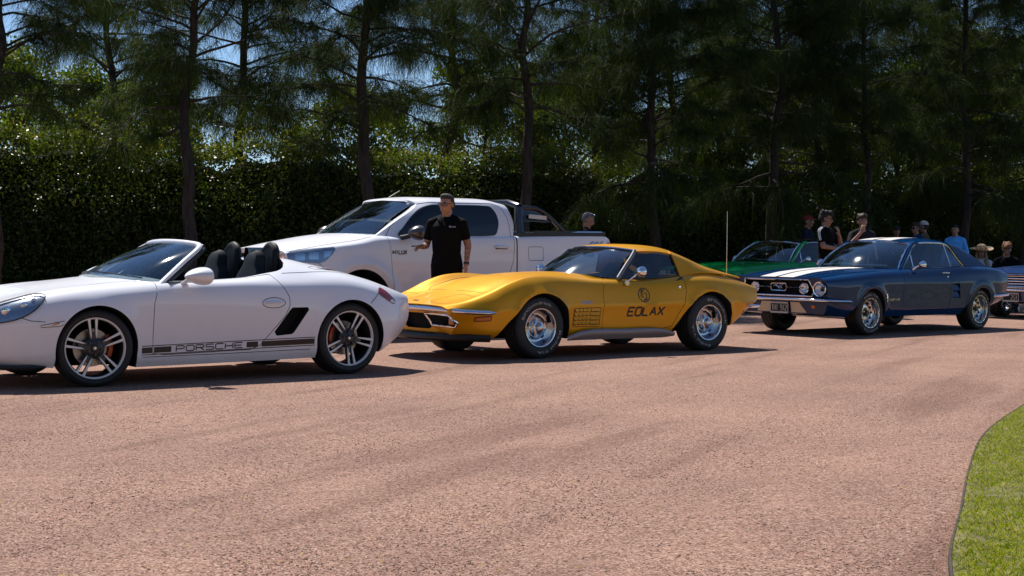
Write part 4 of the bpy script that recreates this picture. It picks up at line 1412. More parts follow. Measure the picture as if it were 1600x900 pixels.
        for k in range(5):
            B().tube([(-.955, -.57, .565 + k * .045), (-.965, 0, .565 + k * .045), (-.955, .57, .565 + k * .045)], .013, 8).build('grille_bar', M['chrome'], car)
        for s in (-1, 1):
            B().tube([(-.975, s * .30, .56), (-.975, s * .42, .76)], .016, 8).build('grille_brace', M['chrome'], car)
    fb = [(-.50, -.915, .475), (-.70, -.912, .48), (-.88, -.885, .487), (-.985, -.78, .493), (-1.02, -.5, .497), (-1.035, 0, .498), (-1.02, .5, .497), (-.985, .78, .493), (-.88, .885, .487), (-.70, .912, .48), (-.50, .915, .475)]
    B().tube(resample(crv(fb, 120), 70), [.008, .026] + [.036] * 66 + [.026, .008], 12, flat=.62).build('front_bumper', M['chrome'], car)
    if plate:
        px0 = min(sk0.pt((yy, .38), 'f', 0)[0] for yy in (-.1, 0, .1)) - .035
        pl = B().box((px0, 0, .375), (.008, .31, .155)).build('number_plate', M['plate_black'], car, bevel=.003)
        for zz, hh in ((.375 + .066, .024), (.375 - .066, .024)):
            B().box((px0 - .006, 0, zz), (.004, .30, hh)).build('plate_band', M['plate_white'], pl)
        for s in (-1, 1):
            B().box((px0 - .006, s * .150, .375), (.004, .010, .11)).build('plate_band', M['plate_white'], pl)
        n = len(plate)
        for ch in strokes(plate, 0, 1, lambda q: 0, .074, .35):
            B().tube([(px0 - .007, .125 - .25 * p[0], .338 + p[1]) for p in ch], .0055, 5).build('plate_letter', M['plate_white'], pl)
    if stripes:
        for y0, y1 in ((-.285, -.028), (.028, .285)):
            sk.patch([(-.985, y0), (-.985, y1), (-.5, y1 * 1.02), (.60, y1 * 1.05), (.60, y0 * 1.05), (-.5, y0 * 1.02)], 't', .002, .04).build('bonnet_stripe', M['stripe_white'], car)
        for s in (-1, 1):
            sk.patch([(s * .17, .455), (s * .325, .455), (s * .36, .40), (s * .43, .315), (s * .17, .315)], 'f', .004, .04).build('valance_stripe', M['cream'], car)
    # screen, roof, glass
    base = [(.86, -.70, .912), (.70, -.45, .93), (.63, 0, .94), (.70, .45, .93), (.86, .70, .912)]
    top = [(1.33, -.565, 1.262), (1.235, -.30, 1.295), (1.20, 0, 1.305), (1.235, .30, 1.295), (1.33, .565, 1.262)]
    mid = [tuple(.5 * (np.array(a) + np.array(c)) + np.array((-.03, 0, .025))) for a, c in zip(base, top)]
    sheet('windscreen', [base, mid, top], M['glass'], car, 34, 14, .005)
    edge = [base[0], mid[0], top[0], top[1], top[2], top[3], top[4], mid[4], base[4]]
    B().tube(resample(np.vstack([crv([base[0], mid[0], top[0]], 20), crv(top, 40)[1:], crv([top[4], mid[4], base[4]], 20)[1:]]), 80), .013, 8).build('windscreen_trim', M['chrome'], car)
    for s in (-1, 1):
        ap = [(.885, s * .725, .905), (1.08, s * .668, 1.06), (1.24, s * .622, 1.18), (1.37, s * .588, 1.262), (1.47, s * .59, 1.285)]
        B().tube(resample(crv(ap, 30), 20), .026, 10, flat=1.2).build('windscreen_pillar', P, car)
    rf = []
    for xx, ze, zm, ye in ((1.345, 1.262, 1.318, .585), (1.55, 1.292, 1.352, .60), (1.9, 1.298, 1.362, .608), (2.25, 1.270, 1.343, .615), (2.48, 1.222, 1.30, .62), (2.62, 1.165, 1.245, .62)):
        sh = .0 if xx > 1.5 else -.125
        rf.append([(xx, -ye, ze), (xx + sh * .7, -ye * .72, ze + (zm - ze) * .66), (xx + sh, 0, zm), (xx + sh * .7, ye * .72, ze + (zm - ze) * .66), (xx, ye, ze)])
    sheet('roof', rf, roofm, car, 36, 26, .03)
    for s in (-1, 1):
        c0 = [(2.47, s * .748, .925), (2.75, s * .748, .935), (3.06, s * .735, .93)]
        c1 = [(2.33, s * .690, 1.09), (2.60, s * .69, 1.075), (2.84, s * .68, 1.06)]
        c2 = [(2.20, s * .625, 1.262), (2.45, s * .622, 1.222), (2.63, s * .615, 1.16)]
        c3 = [(2.30, s * .55, 1.27), (2.50, s * .545, 1.225), (2.66, s * .54, 1.165)]
        sheet('roof_pillar', [c0, c1, c2, c3], roofm, car, 20, 18, .02)
        b0 = [(.93, s * .705, .905), (1.6, s * .735, .92), (2.44, s * .745, .93)]
        t0 = [(1.40, s * .590, 1.262), (1.80, s * .605, 1.285), (2.19, s * .622, 1.26)]
        sheet('side_window', [b0, t0], M['glass_side'], car, 18, 8, .004)
        lp = [(.93, s * .712, .905), (1.17, s * .652, 1.09), (1.36, s * .60, 1.235), (1.47, s * .598, 1.275), (1.80, s * .613, 1.287), (2.10, s * .628, 1.27), (2.22, s * .642, 1.22), (2.33, s * .69, 1.08), (2.46, s * .75, .935)]
        frame_loop('window_trim', lp, M['chrome'], car, .011, 70, closed=False)
        frame_loop('belt_trim', [lp[0], (1.6, s * .742, .918), lp[-1]], M['chrome'], car, .008, 20, closed=False)
        B().tube([(2.14, s * .735, .925), (2.085, s * .625, 1.272)], .012, 8, flat=.7).build('quarter_pillar', M['chrome'], car)
        B().tube([(1.21, s * .715, .912), (1.215, s * .653, 1.11)], .008, 6).build('vent_pillar', M['chrome'], car)
    sheet('rear_window', [[(2.98, -.58, .94), (3.02, 0, .945), (2.98, .58, .94)], [(2.62, -.54, 1.165), (2.645, 0, 1.235), (2.62, .54, 1.165)]], M['glass_side'], car, 14, 6, .004)
    if stripes:
        rs = Skin([o for o in car.children if o.name.startswith('roof') and 'pillar' not in o.name])
        for y0, y1 in ((-.285, -.028), (.028, .285)):
            rs.patch([(1.25, y0), (1.25, y1), (2.6, y1), (2.6, y0)], 't', .003, .05).build('roof_stripe', M['stripe_white'], car)
    wiper(car, [(.70, -.05, .955), (.80, -.30, .96), (.86, -.52, .955)], M['brushed'])
    wiper(car, [(.70, .48, .955), (.75, .22, .975), (.76, .02, .975)], M['brushed'])
    G = surf([[(.80, -.66, .86), (.72, 0, .90), (.80, .66, .86)], [(1.0, -.66, .89), (.94, 0, .92), (1.0, .66, .89)], [(1.12, -.66, .82), (1.08, 0, .84), (1.12, .66, .82)], [(1.12, -.66, .6), (1.08, 0, .6), (1.12, .66, .6)]], 20, 12)
    sheet_b(G, .01).build('dashboard', M['leather'], car)
    steering(car, 1.30, -.36, .90, .19, .35)
    for y_ in (-.35, .35):
        seat(car, 1.78, y_, .50, .56, M['leather'], .52, .25)
    B().box((2.52, 0, .74), (.20, 1.15, .42)).build('rear_bench', M['leather'], car, bevel=.05)
    wheel(car, wheels, 0, -.735, .31)
    wheel(car, wheels, 2.743, -.735, .31, spin=.4)
    wheel(car, wheels, 0, .735, .31, far=True)
    wheel(car, wheels, 2.743, .735, .31, far=True)
    return car


blue_car = pony_car('dark blue classic coupe with twin white stripes over its bonnet and roof', 4.360, 21.745, 41.5, M['blue_paint'], M['blue_paint'], True, 'TMY 912')
green_car = pony_car('bright green classic coupe with a black roof, parked behind the striped blue coupe', 3.98, 28.30, 39.3, M['green_paint'], M['black_gloss'])
last_car = pony_car('navy classic car with a chrome barred grille, queued behind the striped blue coupe', 9.30, 27.15, 41.5, M['navy_paint'], M['navy_paint'], False, '   251', 'alloy', 'bars')


# ------------------------------------------------------------------ white pick-up truck
def pickup():
    car = place_car('pickup_truck', 'white double cab pickup truck with dark windows and black sports bar', -2.44, 19.70, 39.9, 'truck')
    P = M['truck_white']
    g = [
        [(-.88, 0, .42), (-.5, 0, .40), (3.5, 0, .42), (4.16, 0, .55)],
        [(-.83, .66, .42), (-.5, .80, .42), (.5, .80, .40), (2.6, .80, .42), (3.6, .80, .46), (4.18, .80, .55)],
        [(-.90, .74, .55), (-.5, .885, .52), (0, .90, .50), (.5, .865, .46), (2.5, .865, .46), (3.1, .90, .50), (3.6, .885, .52), (4.20, .85, .60)],
        [(-.95, .75, .80), (-.75, .84, .79), (-.5, .895, .78), (0, .91, .78), (.5, .885, .78), (2.5, .885, .78), (3.1, .905, .78), (3.6, .90, .78), (4.22, .87, .80)],
        [(-.96, .72, .96), (-.75, .80, .97), (-.5, .875, 1.0), (0, .90, 1.02), (.5, .885, 1.03), (2.5, .885, 1.05), (3.1, .895, 1.05), (4.23, .875, 1.05)],
        [(-.97, .68, 1.06), (-.75, .77, 1.08), (-.5, .835, 1.125), (0, .868, 1.18), (.45, .865, 1.235), (1.5, .868, 1.25), (2.5, .870, 1.275), (4.23, .868, 1.27)],
        [(-.97, .63, 1.085), (-.75, .70, 1.115), (-.5, .755, 1.155), (0, .785, 1.225), (.3, .80, 1.275), (.6, .81, 1.28), (2.5, .83, 1.305), (4.14, .85, 1.33), (4.21, .85, 1.30)],
        [(-.99, .4, 1.115), (-.75, .43, 1.16), (-.5, .45, 1.205), (0, .48, 1.28), (.3, .5, 1.31), (2.5, .5, 1.305), (4.14, .5, 1.33), (4.20, .5, 1.30)],
        [(-1.0, 0, 1.12), (-.75, 0, 1.18), (-.5, 0, 1.228), (0, 0, 1.305), (.3, 0, 1.325), (2.5, 0, 1.305), (4.14, 0, 1.33), (4.20, 0, 1.30)],
    ]
    body = car_body(g, (1,), P, nu=150, nseg=5, flares=((0, .40, .545, .038, .06), (3.085, .40, .53, .026, .07)), sm=.035).build('body', P, car)
    for lo, hi in ((-1.2, -.50), (.50, 1.2)):
        boolean(body, prism(arch_poly(0, .40, .475, .1, .03, .03), lo, hi, M['black_void']))
        boolean(body, prism(arch_poly(3.085, .40, .475, .1, .03, .03), lo, hi, M['black_void']))
    boolean(body, prism([(2.62, -.76), (4.12, -.76), (4.12, .76), (2.62, .76)], .82, 2, M['black_trim'], 'z'))
    boolean(body, prism([(2.505, -1.2), (2.525, -1.2), (2.525, 1.2), (2.505, 1.2)], .30, 2, M['gap'], 'z'))
    boolean(body, prism([(-.42, .72), (.42, .72), (.55, 1.06), (-.55, 1.06)], -1.4, -.90, M['black_void'], 'x'))
    boolean(body, prism([(.45, -.70), (2.45, -.70), (2.45, .70), (.45, .70)], .75, 2, M['leather'], 'z'))
    finish(body)
    sk = Skin([body])
    d1 = [(.415, 1.45), (.43, 1.22), (.455, 1.0), (.48, .62), (.52, .48), (1.44, .48), (1.44, 1.45)]
    d2 = [(1.46, 1.45), (1.46, .48), (2.20, .48), (2.30, .60), (2.38, .78), (2.455, 1.0), (2.47, 1.2), (2.46, 1.45)]
    for lo, hi, wy in ((-1.2, -.74, 'l'), (.74, 1.2, 'r')):
        for dp, hx in ((d1, 1.18), (d2, 2.12)):
            dr = cut_panel(body, dp, lo, hi, 'door', P, car, .007)
            hp = [sk.pt((q, 1.165), wy, .022) for q in np.linspace(hx, hx + .25, 8)]
            B().tube(hp, [.008, .018, .02, .02, .02, .02, .018, .008], 8).build('door_handle', P, dr)
            sk.patch([(hx + .02, 1.135), (hx + .23, 1.135), (hx + .22, 1.16), (hx + .03, 1.16)], wy, .002).build('handle_recess', M['gap'], dr)
    finish(body)
    for s, wy in ((-1, 'l'), (1, 'r')):
        hl = [(-1.02, 1.075), (-.88, 1.095), (-.62, 1.125), (-.38, 1.145), (-.37, 1.12), (-.42, 1.055), (-.52, .975), (-.60, .945), (-.75, .955), (-.95, .965)]
        hl = [(a, c) for a, c in hl if a > -.94] 
        hl = [(-.955, 1.06)] + hl[0:7] + [(-.74, .955), (-.955, .96)]
        h = sk.patch(hl, wy, .004, .03).build('headlight', M['lamp_bowl'], car)
        sk.patch(hl, wy, .014, .03).build('lens', M['lamp_glass'], h)
        for cx, cz in ((-.82, 1.02), (-.66, 1.035)):
            sk.patch([(cx - .055, cz - .045), (cx + .055, cz - .045), (cx + .065, cz + .05), (cx - .05, cz + .045)], wy, .008).build('reflector', M['chrome'], h)
        sk.patch([(-.54, 1.01), (-.46, 1.04), (-.42, 1.10), (-.53, 1.09)], wy, .008).build('reflector', M['chrome'], h)
        hf = [(s * .52, 1.055), (s * .66, 1.055), (s * .665, .96), (s * .56, .97)]
        sk.patch(hf, 'f', .006).build('lens', M['chrome'], h)
        sk.line([(-.95, s * .66), (-.5, s * .73), (0, s * .76), (.22, s * .765)], .008, 't', .002).build('bonnet_gap', M['gap'], car)
        sk.line([(-.60, .94), (-.52, .87), (-.42, .80)], .006, wy).build('bumper_gap', M['gap'], car)
        # fuel flap, badges
        ff = [(2.72, 1.0), (2.74, .985), (2.95, .985), (2.97, 1.0), (2.975, 1.15), (2.955, 1.17), (2.73, 1.17), (2.71, 1.15)]
        sk.line(ff, .006, wy, .0015, True).build('fuel_flap', M['gap'], car)
        mx = (lambda a, b, t: a + (b - a) * t) if s < 0 else (lambda a, b, t: b - (b - a) * t)
        for ch in strokes('HILUX', 0, 1, lambda q: 0, .046, .32):
            sk.line([(mx(.475, .69, p[0]), 1.065 + p[1]) for p in ch], .014, wy, .003, step=.02).build('door_badge', M['decal_black'], car)
        for w_, m_, of in ((.040, M['decal_black'], .003), (.018, M['silver_blue'], .006)):
            for ch in strokes('4X4', 0, 1, lambda q: 0, .075, .18):
                sk.line([(mx(3.83, 4.09, p[0]) + .02 * p[1] / .075 * (-s), 1.165 + p[1]) for p in ch], w_, wy, of, step=.03).build('bed_badge', m_, car)
        sk.patch([(4.15, 1.02), (4.23, 1.02), (4.22, 1.24), (4.185, 1.24)], wy, .006).build('tail_light', M['red_lamp'], car)
        # mirror
        mo = B().tube([(.62, s * .86, 1.27), (.66, s * .93, 1.285), (.68, s * .98, 1.30)], .03, 8).build('mirror', M['black_trim'], car)
        G = []
        for i in range(11):
            t = i / 10
            sz = (.05 + .95 * math.sin(t * PI / 2)**.7)
            G.append([(.60 + .17 * t, s * 1.05 + .125 * sz * math.cos(a), 1.335 + .098 * sz * np.sign(math.sin(a)) * abs(math.sin(a))**.8) for a in np.linspace(0, 2 * PI, 24, endpoint=False)])
        bb = B().grid(np.array(G), closev=True); bb.f.append(tuple(range(24))); bb.f.append(tuple(10 * 24 + j for j in range(24)))
        bb.build('mirror_shell', M['mirror_shell'], mo)
        B().tube([(2.60, s * .815, 1.335), (3.4, s * .83, 1.345), (4.16, s * .84, 1.352)], .022, 8, flat=1.6).build('bed_rail', M['black_trim'], car)
        B().tube([(3.44, s * .835, 1.365), (3.8, s * .84, 1.368), (4.10, s * .845, 1.37)], .010, 8, flat=2.5).build('rail_strip', M['brushed'], car)
        # sports bar
        leg = [(2.70, s * .735, 1.70), (2.86, s * .745, 1.70), (3.00, s * .76, 1.675), (3.14, s * .775, 1.60), (3.40, s * .80, 1.40), (3.46, s * .80, 1.365)]
        sb = B().tube(resample(crv(leg, 40), 26), .040, 10, flat=.8).build('sports_bar', M['black_gloss'], car)
        sheet('bar_panel', [[(2.66, s * .735, 1.70), (2.98, s * .755, 1.68), (3.12, s * .775, 1.60)], [(2.66, s * .765, 1.58), (2.98, s * .77, 1.57), (3.22, s * .785, 1.535)], [(2.66, s * .785, 1.52), (2.95, s * .785, 1.52), (3.26, s * .79, 1.50)]], M['black_gloss'], sb, 12, 8, .03)
        B().tube([(2.66, s * .74, 1.70), (2.64, s * .77, 1.50), (2.64, s * .80, 1.35)], .065, 10).build('bar_post', M['black_gloss'], sb)
        B().box((2.95, s * .795, 1.575), (.32, .006, .055), ry=.06).build('bar_label', M['plate_white'], sb)
        B().box((3.25, s * .815, 1.375), (.75, .06, .03)).build('bar_foot', M['black_trim'], sb)
    B().tube([(2.68, -.72, 1.71), (2.68, -.5, 1.765), (2.68, .5, 1.765), (2.68, .72, 1.71)], .05, 10).build('bar_cross', M['black_gloss'], car)
    # cab
    hg = [
        [(.16, 0, 1.20), (2.50, 0, 1.20)],
        [(.20, .70, 1.20), (.6, .80, 1.20), (2.3, .825, 1.20), (2.50, .80, 1.20)],
        [(.33, .705, 1.29), (.6, .792, 1.29), (2.3, .82, 1.31), (2.51, .80, 1.31)],
        [(.60, .715, 1.46), (.9, .765, 1.48), (2.3, .785, 1.50), (2.545, .765, 1.48)],
        [(1.02, .625, 1.705), (1.25, .675, 1.735), (2.2, .69, 1.735), (2.50, .665, 1.70)],
        [(.985, .52, 1.755), (1.25, .56, 1.782), (2.2, .57, 1.785), (2.48, .545, 1.75)],
        [(.95, 0, 1.785), (1.25, 0, 1.815), (2.2, 0, 1.82), (2.47, 0, 1.785)],
    ]
    cab = car_body(hg, (1, 2), P, nu=70, nseg=5, sm=.03).build('cab', P, car)
    skc = Skin([cab])
    inner = car_body([[(x_ + (.05 if x_ < 1 else -.05), max(0, y_ - .05), z_ - (.05 if z_ > 1.25 else .15)) for x_, y_, z_ in gg] for gg in hg], (1,), M['leather'], nu=40, nseg=3, sm=.03)
    ic = link('cutter', inner.mesh('cutter', M['leather']))
    boolean(cab, ic)
    boolean(cab, prism([(-.66, 1.31), (.66, 1.31), (.565, 1.705), (.45, 1.745), (0, 1.762), (-.45, 1.745), (-.565, 1.705)], -.5, 1.13, M['gap'], 'x'))
    finish(cab)
    base = [(.345, -.66, 1.315), (.25, -.4, 1.315), (.16, 0, 1.32), (.25, .4, 1.315), (.345, .66, 1.315)]
    top = [(1.0, -.575, 1.718), (.965, -.35, 1.755), (.945, 0, 1.77), (.965, .35, 1.755), (1.0, .575, 1.718)]
    mid = [tuple(.5 * (np.array(a) + np.array(c)) + np.array((-.02, 0, .018))) for a, c in zip(base, top)]
    sheet('windscreen', [base, mid, top], M['glass'], car, 30, 12, .005)
    for s, wy in ((-1, 'l'), (1, 'r')):
        wn = [(.62, 1.305), (.70, 1.385), (.86, 1.53), (1.02, 1.64), (1.18, 1.688), (1.6, 1.70), (2.05, 1.70), (2.17, 1.685), (2.24, 1.60), (2.255, 1.50), (2.235, 1.42), (2.19, 1.335), (2.10, 1.318), (1.4, 1.308)]
        wn = [tuple(q[:2]) for q in crv([(a, c, 0) for a, c in wn], 70, closed=True)[:-1]]
        skc.patch(wn, wy, .004, .05).build('side_window', M['black_window'], car)
        skc.line(wn, .014, wy, .006, True).build('window_seal', M['black_trim'], car)
        skc.line([(1.45, 1.31), (1.46, 1.70)], .07, wy, .007).build('door_pillar', M['black_trim'], car)
        skc.line([(.425, 1.25), (.55, 1.42), (.80, 1.60), (1.0, 1.705), (1.2, 1.735), (2.2, 1.742), (2.36, 1.70), (2.44, 1.55), (2.465, 1.30)], .007, wy, .0015).build('door_gap', M['gap'], car)
    G = surf([[(.34, -.66, 1.28), (.25, 0, 1.29), (.34, .66, 1.28)], [(.6, -.70, 1.29), (.55, 0, 1.30), (.6, .70, 1.29)], [(.85, -.70, 1.22), (.80, 0, 1.24), (.85, .70, 1.22)], [(.85, -.70, .9), (.80, 0, .9), (.85, .70, .9)]], 16, 10)
    sheet_b(G, .01).build('dashboard', M['dash'], car)
    for y_ in (-.36, .36):
        seat(car, 1.35, y_, .95, .66, M['leather'], .52, .22)
    B().tube([(1.10, .10, 1.80), (1.28, .10, 1.90)], [.012, .006], 8).build('aerial', M['black_trim'], car)
    wiper(car, [(.22, .05, 1.335), (.30, -.30, 1.345), (.42, -.55, 1.35)])
    for k in range(4):
        B().tube([(-.93, -.40, .76 + k * .08), (-.96, 0, .76 + k * .08), (-.93, .40, .76 + k * .08)], .012, 8).build('grille_bar', M['chrome'], car)
    wheel(car, 'alloy', 0, -.77, .385)
    wheel(car, 'alloy', 3.085, -.77, .385)
    wheel(car, 'alloy', 0, .77, .385, far=True)
    wheel(car, 'alloy', 3.085, .77, .385, far=True)
    return car


M['black_window'] = mat('black_window', (.004, .006, .012), .03, spec=.6)
M['mirror_shell'] = mat('mirror_shell', (.10, .09, .09), .25, metal=.6, coat=.5)
truck = pickup()


# ------------------------------------------------------------------ plants
def np_mesh(name, V, F, m, smooth=False):
    me = bpy.data.meshes.new(name)
    V = np.ascontiguousarray(V, np.float32).reshape(-1, 3)
    F = np.ascontiguousarray(F, np.int32)
    k = F.shape[1]
    me.vertices.add(len(V)); me.vertices.foreach_set('co', V.ravel())
    me.loops.add(F.size); me.loops.foreach_set('vertex_index', F.ravel())
    me.polygons.add(len(F))
    me.polygons.foreach_set('loop_start', np.arange(0, F.size, k, dtype=np.int32))
    me.materials.append(m)
    me.update(calc_edges=True)
    if smooth:
        me.shade_smooth()
    return me


def leaf_mat(name, cols, trans=.45, rough=.5, spec=.4, tcol=None):
    m, n, out = new_mat(name)
    ge = N(n, 'ShaderNodeNewGeometry')
    c = ramp(n, ge.outputs['Random Per Island'], [(k / (len(cols) - 1), q) for k, q in enumerate(cols)])
    b = N(n, 'ShaderNodeBsdfPrincipled', i_Roughness=rough)
    b.inputs['Specular IOR Level'].default_value = spec
    n.links.new(c, b.inputs['Base Color'])
    t = N(n, 'ShaderNodeBsdfTranslucent')
    hs = N(n, 'ShaderNodeMix', data_type='RGBA', blend_type='MULTIPLY')
    hs.inputs['Factor'].default_value = 1
    hs.inputs['B'].default_value = (*(tcol or (1.5, 1.35, .5)), 1)
    n.links.new(c, hs.inputs['A'])
    n.links.new(hs.outputs['Result'], t.inputs[0])
    mx = N(n, 'ShaderNodeMixShader')
    mx.inputs[0].default_value = trans
    n.links.new(b.outputs[0], mx.inputs[1]); n.links.new(t.outputs[0], mx.inputs[2])
    n.links.new(mx.outputs[0], out.inputs[0])
    return m


def bark_mat(name, c):
    m, n, out = new_mat(name)
    b = N(n, 'ShaderNodeBsdfPrincipled', i_Roughness=.95)
    tc = N(n, 'ShaderNodeTexCoord')
    mp = N(n, 'ShaderNodeMapping'); mp.inputs['Scale'].default_value = (14, 14, 2.2)
    no = N(n, 'ShaderNodeTexNoise', i_Scale=1.5, i_Detail=6.0)
    n.links.new(tc.outputs['Object'], mp.inputs[0]); n.links.new(mp.outputs[0], no.inputs['Vector'])
    n.links.new(ramp(n, no.outputs[0], [(.3, tuple(x * .5 for x in c)), (.7, tuple(x * 1.5 for x in c))]), b.inputs['Base Color'])
    bp = N(n, 'ShaderNodeBump', i_Strength=.8, i_Distance=.03)
    n.links.new(no.outputs[0], bp.inputs['Height']); n.links.new(bp.outputs[0], b.inputs['Normal'])
    n.links.new(b.outputs[0], out.inputs[0])
    return m


M['needle'] = leaf_mat('needle', [(.010, .025, .009), (.018, .039, .011), (.032, .055, .013), (.060, .074, .016)], .45, .6, .15)
M['hedge_leaf'] = leaf_mat('hedge_leaf', [(.018, .042, .007), (.032, .064, .010), (.055, .088, .012), (.10, .108, .016)], .42, .38, .4)
M['hedge_tip'] = leaf_mat('hedge_tip', [(.05, .10, .010), (.085, .135, .014), (.15, .135, .03)], .5, .4, .4)
M['broad_leaf'] = leaf_mat('broad_leaf', [(.05, .10, .014), (.085, .14, .018), (.13, .17, .022)], .5, .45, .4)
M['bark'] = bark_mat('bark', (.042, .032, .027))
M['twig'] = mat('twig', (.04, .03, .024), .9)
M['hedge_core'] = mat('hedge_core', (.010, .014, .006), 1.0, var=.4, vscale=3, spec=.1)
M['grass_blade'] = leaf_mat('grass_blade', [(.17, .245, .009), (.24, .30, .013), (.31, .34, .022), (.46, .40, .11)], .42, .7, .1, (1.2, 1.25, .35))


def norm(v):
    return v / np.maximum(np.linalg.norm(v, axis=-1, keepdims=True), 1e-9)


def strips(P0, D, L, W, droop, rs, seg=2):
    """thin tapered strips from P0 along D, length L, bending down by droop"""
    n = len(P0)
    side = norm(np.cross(D, rs.normal(size=(n, 3))))
    V = []
    for s in range(seg + 1):
        t = s / seg
        p = P0 + D * (L * t)[:, None]
        p[:, 2] -= droop * L * t * t
        wd = (W * (1 - .75 * t))[:, None] * .5
        V += [p - side * wd, p + side * wd]
    V = np.stack(V, 1)
    k = 2 * (seg + 1)
    base = (np.arange(n) * k)[:, None]
    F = np.concatenate([base + np.array([2 * s, 2 * s + 1, 2 * s + 3, 2 * s + 2]) for s in range(seg)], 0)
    return V.reshape(-1, 3), F


def she_oak_meshes(seed, H=9.5, nlimb=64, low=1.9, dens=1.0):
    rs = np.random.default_rng(seed)
    h = np.linspace(0, 1, 16)
    wob = np.cumsum(rs.normal(size=(16, 2)) * .075, 0)
    T = np.stack([wob[:, 0], wob[:, 1], h * H], 1); T[0, :2] = 0
    T[:, :2] -= T[2, :2] * np.minimum(1, h * 8)[:, None]
    tr = .112 * (1 - h)**.75 + .012
    tr[0] *= 1.35
    tb = B().tube(resample(crv(T, 60), 40), np.interp(np.linspace(0, 1, 40), h, tr), 10)
    at = lambda z: np.array([np.interp(z, T[:, 2], T[:, 0]), np.interp(z, T[:, 2], T[:, 1]), z])
    nP, nD, nL = [], [], []
    for i in range(nlimb):
        f = (i + rs.random()) / nlimb
        z = low + (H - low) * f**.9 * .97
        az = i * 2.399 + rs.normal() * .5
        up = .25 + .75 * f + rs.normal() * .15
        ln = (2.5 * (1 - f)**.7 + .5) * rs.uniform(.65, 1.2)
        if f < .12:
            ln *= .8
        d = np.array([math.cos(az), math.sin(az), up]); d /= np.linalg.norm(d)
        p0 = at(z)
        k = 9
        pts = [p0]
        dd = d.copy()
        for s in range(k):
            dd = dd + rs.normal(size=3) * .10 + np.array([0, 0, -.02 - .05 * (1 - f)])
            dd /= np.linalg.norm(dd)
            pts.append(pts[-1] + dd * ln / k)
        pts = np.array(pts)
        r0 = .012 + .022 * (1 - f) * min(1, ln / 2)
        tb.tube(pts, np.linspace(r0, .004, k + 1), 5, cap=False)
        # twigs along the limb carry the drooping needle tufts
        nt = int(9 + 7 * ln)
        for q in range(nt):
            t = rs.uniform(.22, 1.0)
            c = pts[min(k - 1, int(t * k))] + (pts[min(k, int(t * k) + 1)] - pts[min(k - 1, int(t * k))]) * rs.random()
            tl = rs.uniform(.25, .75) * (1.15 - .5 * t)
            td = norm(np.array([rs.normal(), rs.normal(), .35 + .3 * rs.normal()]) + .8 * dd)
            e = c + td * tl; e[2] -= .12 * tl
            if q % 2 == 0:
                tb.tube(np.array([c, (c + e) / 2 + (0, 0, .02), e]), [.006, .004, .002], 3, cap=False)
            nn = int(rs.integers(27, 46) * dens)
            u = rs.random(nn)
            nP.append(c + (e - c) * (.25 + .75 * u)[:, None])
            nD.append(norm(td * .55 + rs.normal(size=(nn, 3)) * .55 + np.array([0, 0, -.12])))
            nL.append(rs.uniform(.18, .50, nn))
    nP = np.concatenate(nP); nD = np.concatenate(nD); nL = np.concatenate(nL)
    V, F = strips(nP, nD, nL, rs.uniform(.006, .011, len(nP)), .75, rs)
    return tb.mesh('trunk', M['bark'], fix=False), np_mesh('crown', V, F, M['needle'])


def leaves(C, rs, size, Nrm=None, jitter=.8):
    """leaf shaped quads folded on the midrib: 4 verts, diamond"""
    n = len(C)
    d = norm(rs.normal(size=(n, 3)) + np.array([0, 0, -.25]))
    nr = norm((Nrm if Nrm is not None else 0) + rs.normal(size=(n, 3)) * jitter)
    s = norm(np.cross(d, nr))
    L = (size * rs.uniform(.6, 1.3, n))[:, None]
    W = L * .30
    V = np.stack([C, C + d * L * .45 + s * W, C + d * L, C + d * L * .5 - s * W], 1)
    F = (np.arange(n) * 4)[:, None] + np.array([0, 1, 2, 3])
    return V.reshape(-1, 3), F


def broadleaf_meshes(seed, H=8.0, rad=2.6, nl=26000):
    rs = np.random.default_rng(seed)
    tb = B()
    T = np.array([(0, 0, 0), (.05, .03, H * .2), (-.05, .08, H * .42), (.02, 0, H * .7)])
    tb.tube(resample(crv(T, 30), 16), np.linspace(.17, .05, 16), 8)
    cl = []
    for i in range(34):
        z = H * (.28 + .68 * (i + rs.random()) / 34)
        prof = math.sin(PI * min(1, max(.02, (z / H - .18) / .86)))**.7
        az = i * 2.4 + rs.normal() * .4
        r = rad * prof * rs.uniform(.35, 1)
        c = np.array([r * math.cos(az), r * math.sin(az), z])
        st = np.array([0, 0, max(H * .18, z - r * .8)])
        tb.tube(resample(crv([st, (st + c) / 2 + (0, 0, .15), c], 12), 7), np.linspace(.045, .012, 7), 5, cap=False)
        cl.append((c, rs.uniform(.5, .95)))
    per = nl // len(cl)
    C = []
    for c, r in cl:
        d = norm(rs.normal(size=(per, 3)))
        q = r * rs.random(per)**.45
        C.append(c + d * q[:, None] * np.array([1, 1, .75]))
    C = np.concatenate(C)
    V, F = leaves(C, rs, .13)
    return tb.mesh('trunk', M['bark'], fix=False), np_mesh('crown', V, F, M['broad_leaf'])


HD = (math.cos(R(34)), math.sin(R(34)))
HN = (-math.sin(R(34)), math.cos(R(34)))
H0 = (-9.0, 27.0)


